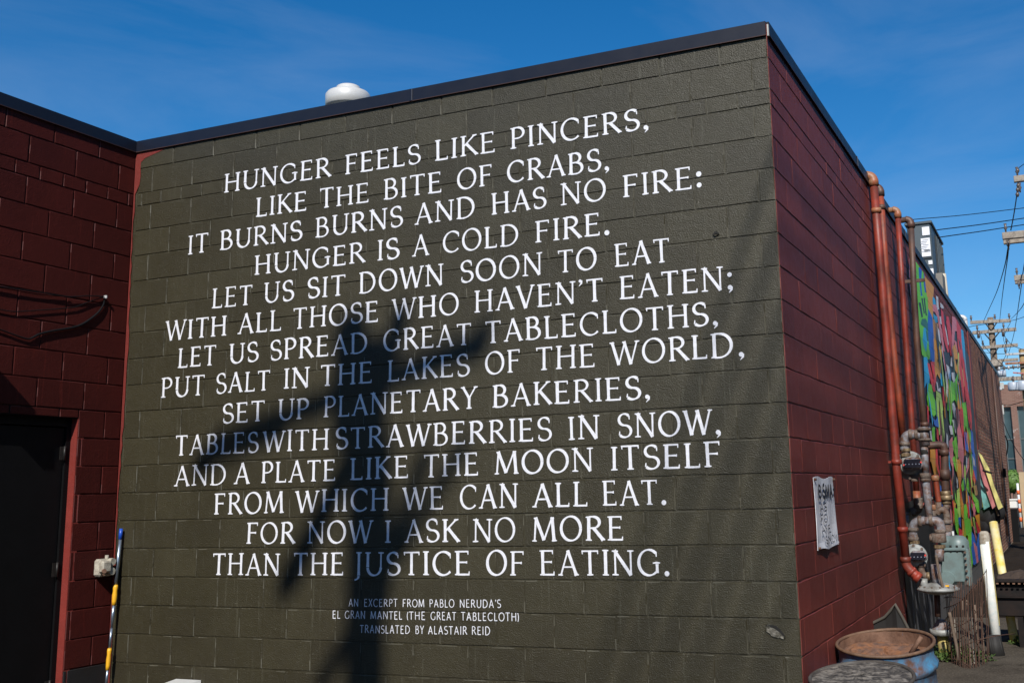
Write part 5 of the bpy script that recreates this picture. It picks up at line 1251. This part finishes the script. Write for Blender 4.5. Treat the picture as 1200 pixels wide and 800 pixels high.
for (p_, q_) in (((1155, 379), (1161, 387)), ((1168, 378), (1162, 387)), ((1154, 391), (1161, 399)), ((1171, 389), (1163, 399)), ((1170, 407), (1164, 416))):
    b = MB(); b.tube([aty(*p_, YP-.25), aty(*q_, YP-.25)], .03, 6); b.build('brace', M['hinge'], up)
for (u, v) in ((1146.5, 391), (1175.5, 389)):
    q = aty(u, v, YP-.3); b = MB(); b.tube([q+Vector((0, 0, -.22)), q+Vector((0, 0, .16))], .07, 8); b.build('cutout', M['insul'], up)
b = MB(); q = aty(1164, 427, YP-.3); b.bevbox(q, (.9, .5, .28), .05); b.build('pole_bracket', M['armwood'], up)
gb = aty(1174, 437.5, YP-1); b = MB(); b.tube([gb-Vector((.42, 0, 0)), gb+Vector((.20, 0, 0))], .17, 14); b.build('grey_cylinder', M['can'], up)
wbx = aty(1171, 455, 44); 
up2 = thing('utility_pole', 'yellowish utility pole with white transformer cans at the right edge', 'utility pole', 'utility poles of the alley')
YQ = 44; a = aty(1197.5, 409, YQ); b = MB(); b.tube([(a.x, YQ, 0), (a.x, YQ, a.z)], [.19, .14], 14); b.build('pole', M['polewood2'], up2)
arm_px(up2, (1178, 415.3), (1200, 414), YQ-.2, .09, 'insulpale', ins=(.02,), ext=.5); arm_px(up2, (1178, 426), (1200, 424.8), YQ-.2, .10, 'orangejoint', ext=.4)
arm_px(up2, (1168, 432.2), (1202, 429), YQ-.2, .07, 'insul', ext=.2); arm_px(up2, (1187, 436.5), (1200, 437.5), YQ-.2, .06, 'pink'); arm_px(up2, (1169, 444.4), (1196.5, 443), YQ-.2, .17, 'armwood')
for k in range(5): insul(up2, aty(1171+5.5*k, 432-.6*k, YQ-.25)+Vector((0, 0, -.08)), .16, .07, 'insul' if k % 2 else 'insulpale')
for (u0, v0, v1, r_) in ((1187, 447.5, 457.5, .22), (1198, 446, 457.5, .22)):
    A = aty(u0, v0, YQ-.35); E_ = aty(u0, v1, YQ-.35)
    b = MB(); b.lathe([(0, E_.z), (r_*.9, E_.z), (r_, E_.z+.04), (r_, A.z-.05), (r_*.8, A.z), (0, A.z+.02)], 20, Matrix.Translation(Vector((A.x, A.y, 0)))); cn = b.build('transformer', M['can'], up2)
    b = MB(); b.tube([(A.x+.02, A.y, A.z), (A.x+.02, A.y, A.z+.25)], .045, 8); b.build('bushing', M['insul'], cn)
wbb = thing('white_meter_box', 'small white box on the far corner below the crossarms', 'utility box'); b = MB(); b.bevbox(aty(1171, 455, 30), (.16, .14, .11), .01); b.build('body', M['galv'], wbb)
b = MB(); q = aty(1171, 455, 30); b.tube([(q.x, q.y, q.z-.05), (q.x, q.y, 0)], .03, 8); b.build('post', M['ironpipe'], wbb)
# near poles just outside the right edge: their crossarms reach into view
def near_pole(Y, arms, h, lab, x=2.35):
    t = thing('utility_pole', lab, 'utility pole', 'utility poles of the alley')
    b_ = MB(); b_.tube([(x, Y, 0), (x, Y, h)], [.17, .12], 14); b_.build('pole', M['polewood'], t)
    for (u, v, th, twin) in arms:
        A = aty(u, v, Y-.2); n = 2 if twin else 1
        for k in range(n):
            b_ = MB(); b_.bevbox(((A.x+x+1.2)/2, Y-.2+.35*k, A.z-(.02 if k else 0)), (x+1.2-A.x, .09, th), .008); b_.build('crossarm', M['armwood'], t)
        insul(t, Vector((A.x+.09, Y-.2, A.z-th/2-.2)), .18, .035); insul(t, Vector((A.x+.07, Y-.2, A.z+th/2)), .17, .035)
    return t
near_pole(15, [(1188, 210.5, .12, False), (1174.5, 277, .13, True)], 8.6, 'nearest utility pole, only the tips of its two upper crossarms entering at right', 2.5)
near_pole(21, [(1188.5, 326, .13, True)], 7.4, 'utility pole whose lowest crossarm tip enters at the right edge', 2.3)
def wire(label, pts, r_=.011, sag=0., n=12, group='overhead wires'):
    P = [Vector(p_) for p_ in pts]
    if len(P) == 2:
        P = [P[0].lerp(P[1], i/n)+Vector((0, 0, -4*sag*(i/n)*(1-i/n))) for i in range(n+1)]
    else: P = smooth(P, 6)
    b_ = MB(); b_.tube(P, r_*.72, 6); o = b_.build('overhead_wire', M['cable']); return tag(o, label, 'wire', group)
wire('topmost of three service wires crossing from the rooftop unit to the right', [aty(1040, 262, 14), aty(1068, 257.5, 14), aty(1130, 252, 15), aty(1206, 243, 16)], .010)
wire('middle of three service wires crossing from the rooftop unit to the right', [aty(1060, 275, 14.5), aty(1098, 269.5, 14), aty(1150, 263, 15), aty(1206, 254.8, 16)], .012)
wire('lowest of three service wires crossing from the rooftop unit to the right', [aty(1070, 283, 14.5), aty(1104, 277.6, 14), aty(1150, 271, 15), aty(1206, 262.3, 16)], .012)
wire('thick short wire hanging from the highest crossarm tip to the one below', [aty(1193, 214, 14.8), aty(1191.5, 229, 14.8), aty(1188, 252, 14.8), aty(1184.5, 270, 14.8)], .014)
for (u, v) in ((1193.3, 217.5), (1192.6, 222), (1192.3, 228)):
    pass
bd = thing('insulator_string', 'string of dark insulators below the highest crossarm tip', 'insulator')
b = MB()
for (u, v, r_) in ((1192.4, 200, .035), (1193.3, 217.5, .035), (1192.6, 222.5, .033), (1192.3, 228, .035)):
    q = aty(u, v, 14.8); b.lathe([(0, -.05), (r_*.5, -.045), (r_, -.01), (r_, .01), (r_*.5, .045), (0, .05)], 12, Matrix.Translation(q))
b.tube([aty(1192.4, 198, 14.8), aty(1193.2, 214, 14.8), aty(1192.2, 231, 14.8)], .009, 6); b.build('insulator', M['insul'], bd)
wire('curl of wire rising from the highest crossarm tip to the right edge', [aty(1192.5, 199, 14.8), aty(1195, 196, 14.8), aty(1202, 191, 14.8)], .009)
wire('left of two wires falling from the middle crossarm tip to the tall pole', [aty(1182, 283, 15), aty(1181, 292, 15.2), aty(1176.5, 315, 22), aty(1168, 342, 32), aty(1160, 360, 42), aty(1153, 375.5, 51.8)], .016)
wire('right of two wires falling from the middle crossarm tip to the tall pole', [aty(1182.2, 283, 15), aty(1181, 300, 17), aty(1177.5, 325, 24), aty(1174, 352, 36), aty(1171.5, 376, 51.8)], .016)
wire('wire dropping from the right edge past the lowest crossarm tip', [aty(1206, 280, 20), aty(1199, 318, 21), aty(1195, 348, 28), aty(1188, 392, 44), aty(1180, 420, 50)], .016)
wire('wire sloping from the right edge down to the tall pole insulator', [aty(1206, 343, 20), aty(1196, 362, 30), aty(1185, 373.5, 51.8)], .014)
wire('slack wire between the two far poles near the top arms', [aty(1183, 376, 51.8), aty(1192, 374, 46), aty(1206, 369, 34)], .016)
wire('thin wire leaving the second crossarm of the tall pole', [aty(1176, 392, 51.7), aty(1186, 404, 48), aty(1206, 412, 40)], .018)
wire('thin wire joining the left arm ends to the roof edge', [aty(1131, 385, 40), aty(1140, 382, 44), aty(1160, 379, 51.5)], .018)
wire('wire crossing low between the two far poles', [aty(1150, 412, 51.7), aty(1168, 414.5, 48), aty(1200, 413, 44)], .016)
wire('steep wire falling from the second crossarm behind the brick end', [aty(1149, 392, 51.6), aty(1153, 404, 51), aty(1162, 415, 50), aty(1178, 430, 44)], .018)
wire('curved drop wire looping from the far pole past the white cans', [aty(1184, 378, 51.6), aty(1176, 396, 50), aty(1180, 412, 47), aty(1168, 436, 44)], .015)
wire('long wire falling steeply over the far brick windows', [aty(1168, 470, 42), aty(1178, 500, 42), aty(1192, 528, 42), aty(1206, 545, 42)], .02)
wire('drop wire swinging across the upper far windows', [aty(1168, 468, 42), aty(1180, 475, 42), aty(1206, 468, 42)], .02)
wire('hanging cable along the far corner of the brick end', [aty(1178, 510, 25.2), aty(1181, 520, 25.2), aty(1179.5, 532, 25.2), aty(1177, 536, 25.2)], .022)

# ------------------------------------------------------------------ the pole behind the viewer that throws its shadow on the green wall
TS = 13.
def src(X_, Z_, t=TS): return Vector((X_+DX*t, -t, Z_+.84*t))
def spx(u, v, t=TS): q = aty(u, v, 0); return src(q.x, q.z, t)
sp_ = thing('utility_pole', 'utility pole behind the viewpoint, seen by its soft shadow on the poem', 'utility pole', 'utility poles of the alley')
a = spx(432, 412); b = MB(); b.tube([(a.x+.0, -TS, 0), (a.x, -TS, a.z)], [.19, .15], 16); b.build('pole', M['polewood'], sp_)
def sbar(name, p_, q_, r0, r1, t0=TS, t1=None, mk_='armwood'):
    b_ = MB(); b_.tube([spx(*p_, t0), spx(*q_, t1 or t0)], [r0, r1], 10); return b_.build(name, M[mk_], sp_)
sbar('crossarm', (250, 520), (566, 402), .075, .085)
sbar('crossarm', (238, 545), (330, 508), .045, .05)
for (u, v, r_, h) in ((410, 440, .14, .80), (436, 610, .15, 1.1)):
    q = spx(u, v); b = MB(); b.lathe([(0, -h/2), (r_, -h/2), (r_, h*.42), (r_*.6, h/2), (0, h/2)], 18, Matrix.Translation(q)); b.build('transformer', M['can'], sp_)
sbar('pole_top_pin', (399, 440), (399, 392), .06, .05); sbar('brace', (470, 366), (436, 500), .075, .06); sbar('cable_bundle', (430, 500), (338, 680), .075, .10); sbar('guy_wire', (545, 520), (372, 806), .05, .055)
sbar('crossarm_end_block', (556, 396), (572, 402), .11, .11); sbar('crossarm_end_block', (232, 548), (248, 530), .09, .09); sbar('riser', (500, 530), (455, 650), .05, .06)
sbar('drip_loop', (338, 680), (326, 700), .10, .03)
b = MB(); b.tube([(a.x+.22, -TS, 2), (a.x+.22, -TS, 10.4)], .06, 10); b.build('conduit', M['hinge'], sp_)
for k in range(6):
    X_ = -.95+k*.2; q = src(X_, 1.2, 12)
    q2 = Vector((q.x-.0, -34, q.z+3.2)); nq = Vector((1.75+.22*k, 15, 7.0+.15*(k % 2)))
    d_ = (q-nq)
    wire('one of the conductors running high over the alley towards the viewer', [q+d_*.75, q, nq], .020, group='conductors passing over the viewpoint')

S.cycles.use_denoising = True
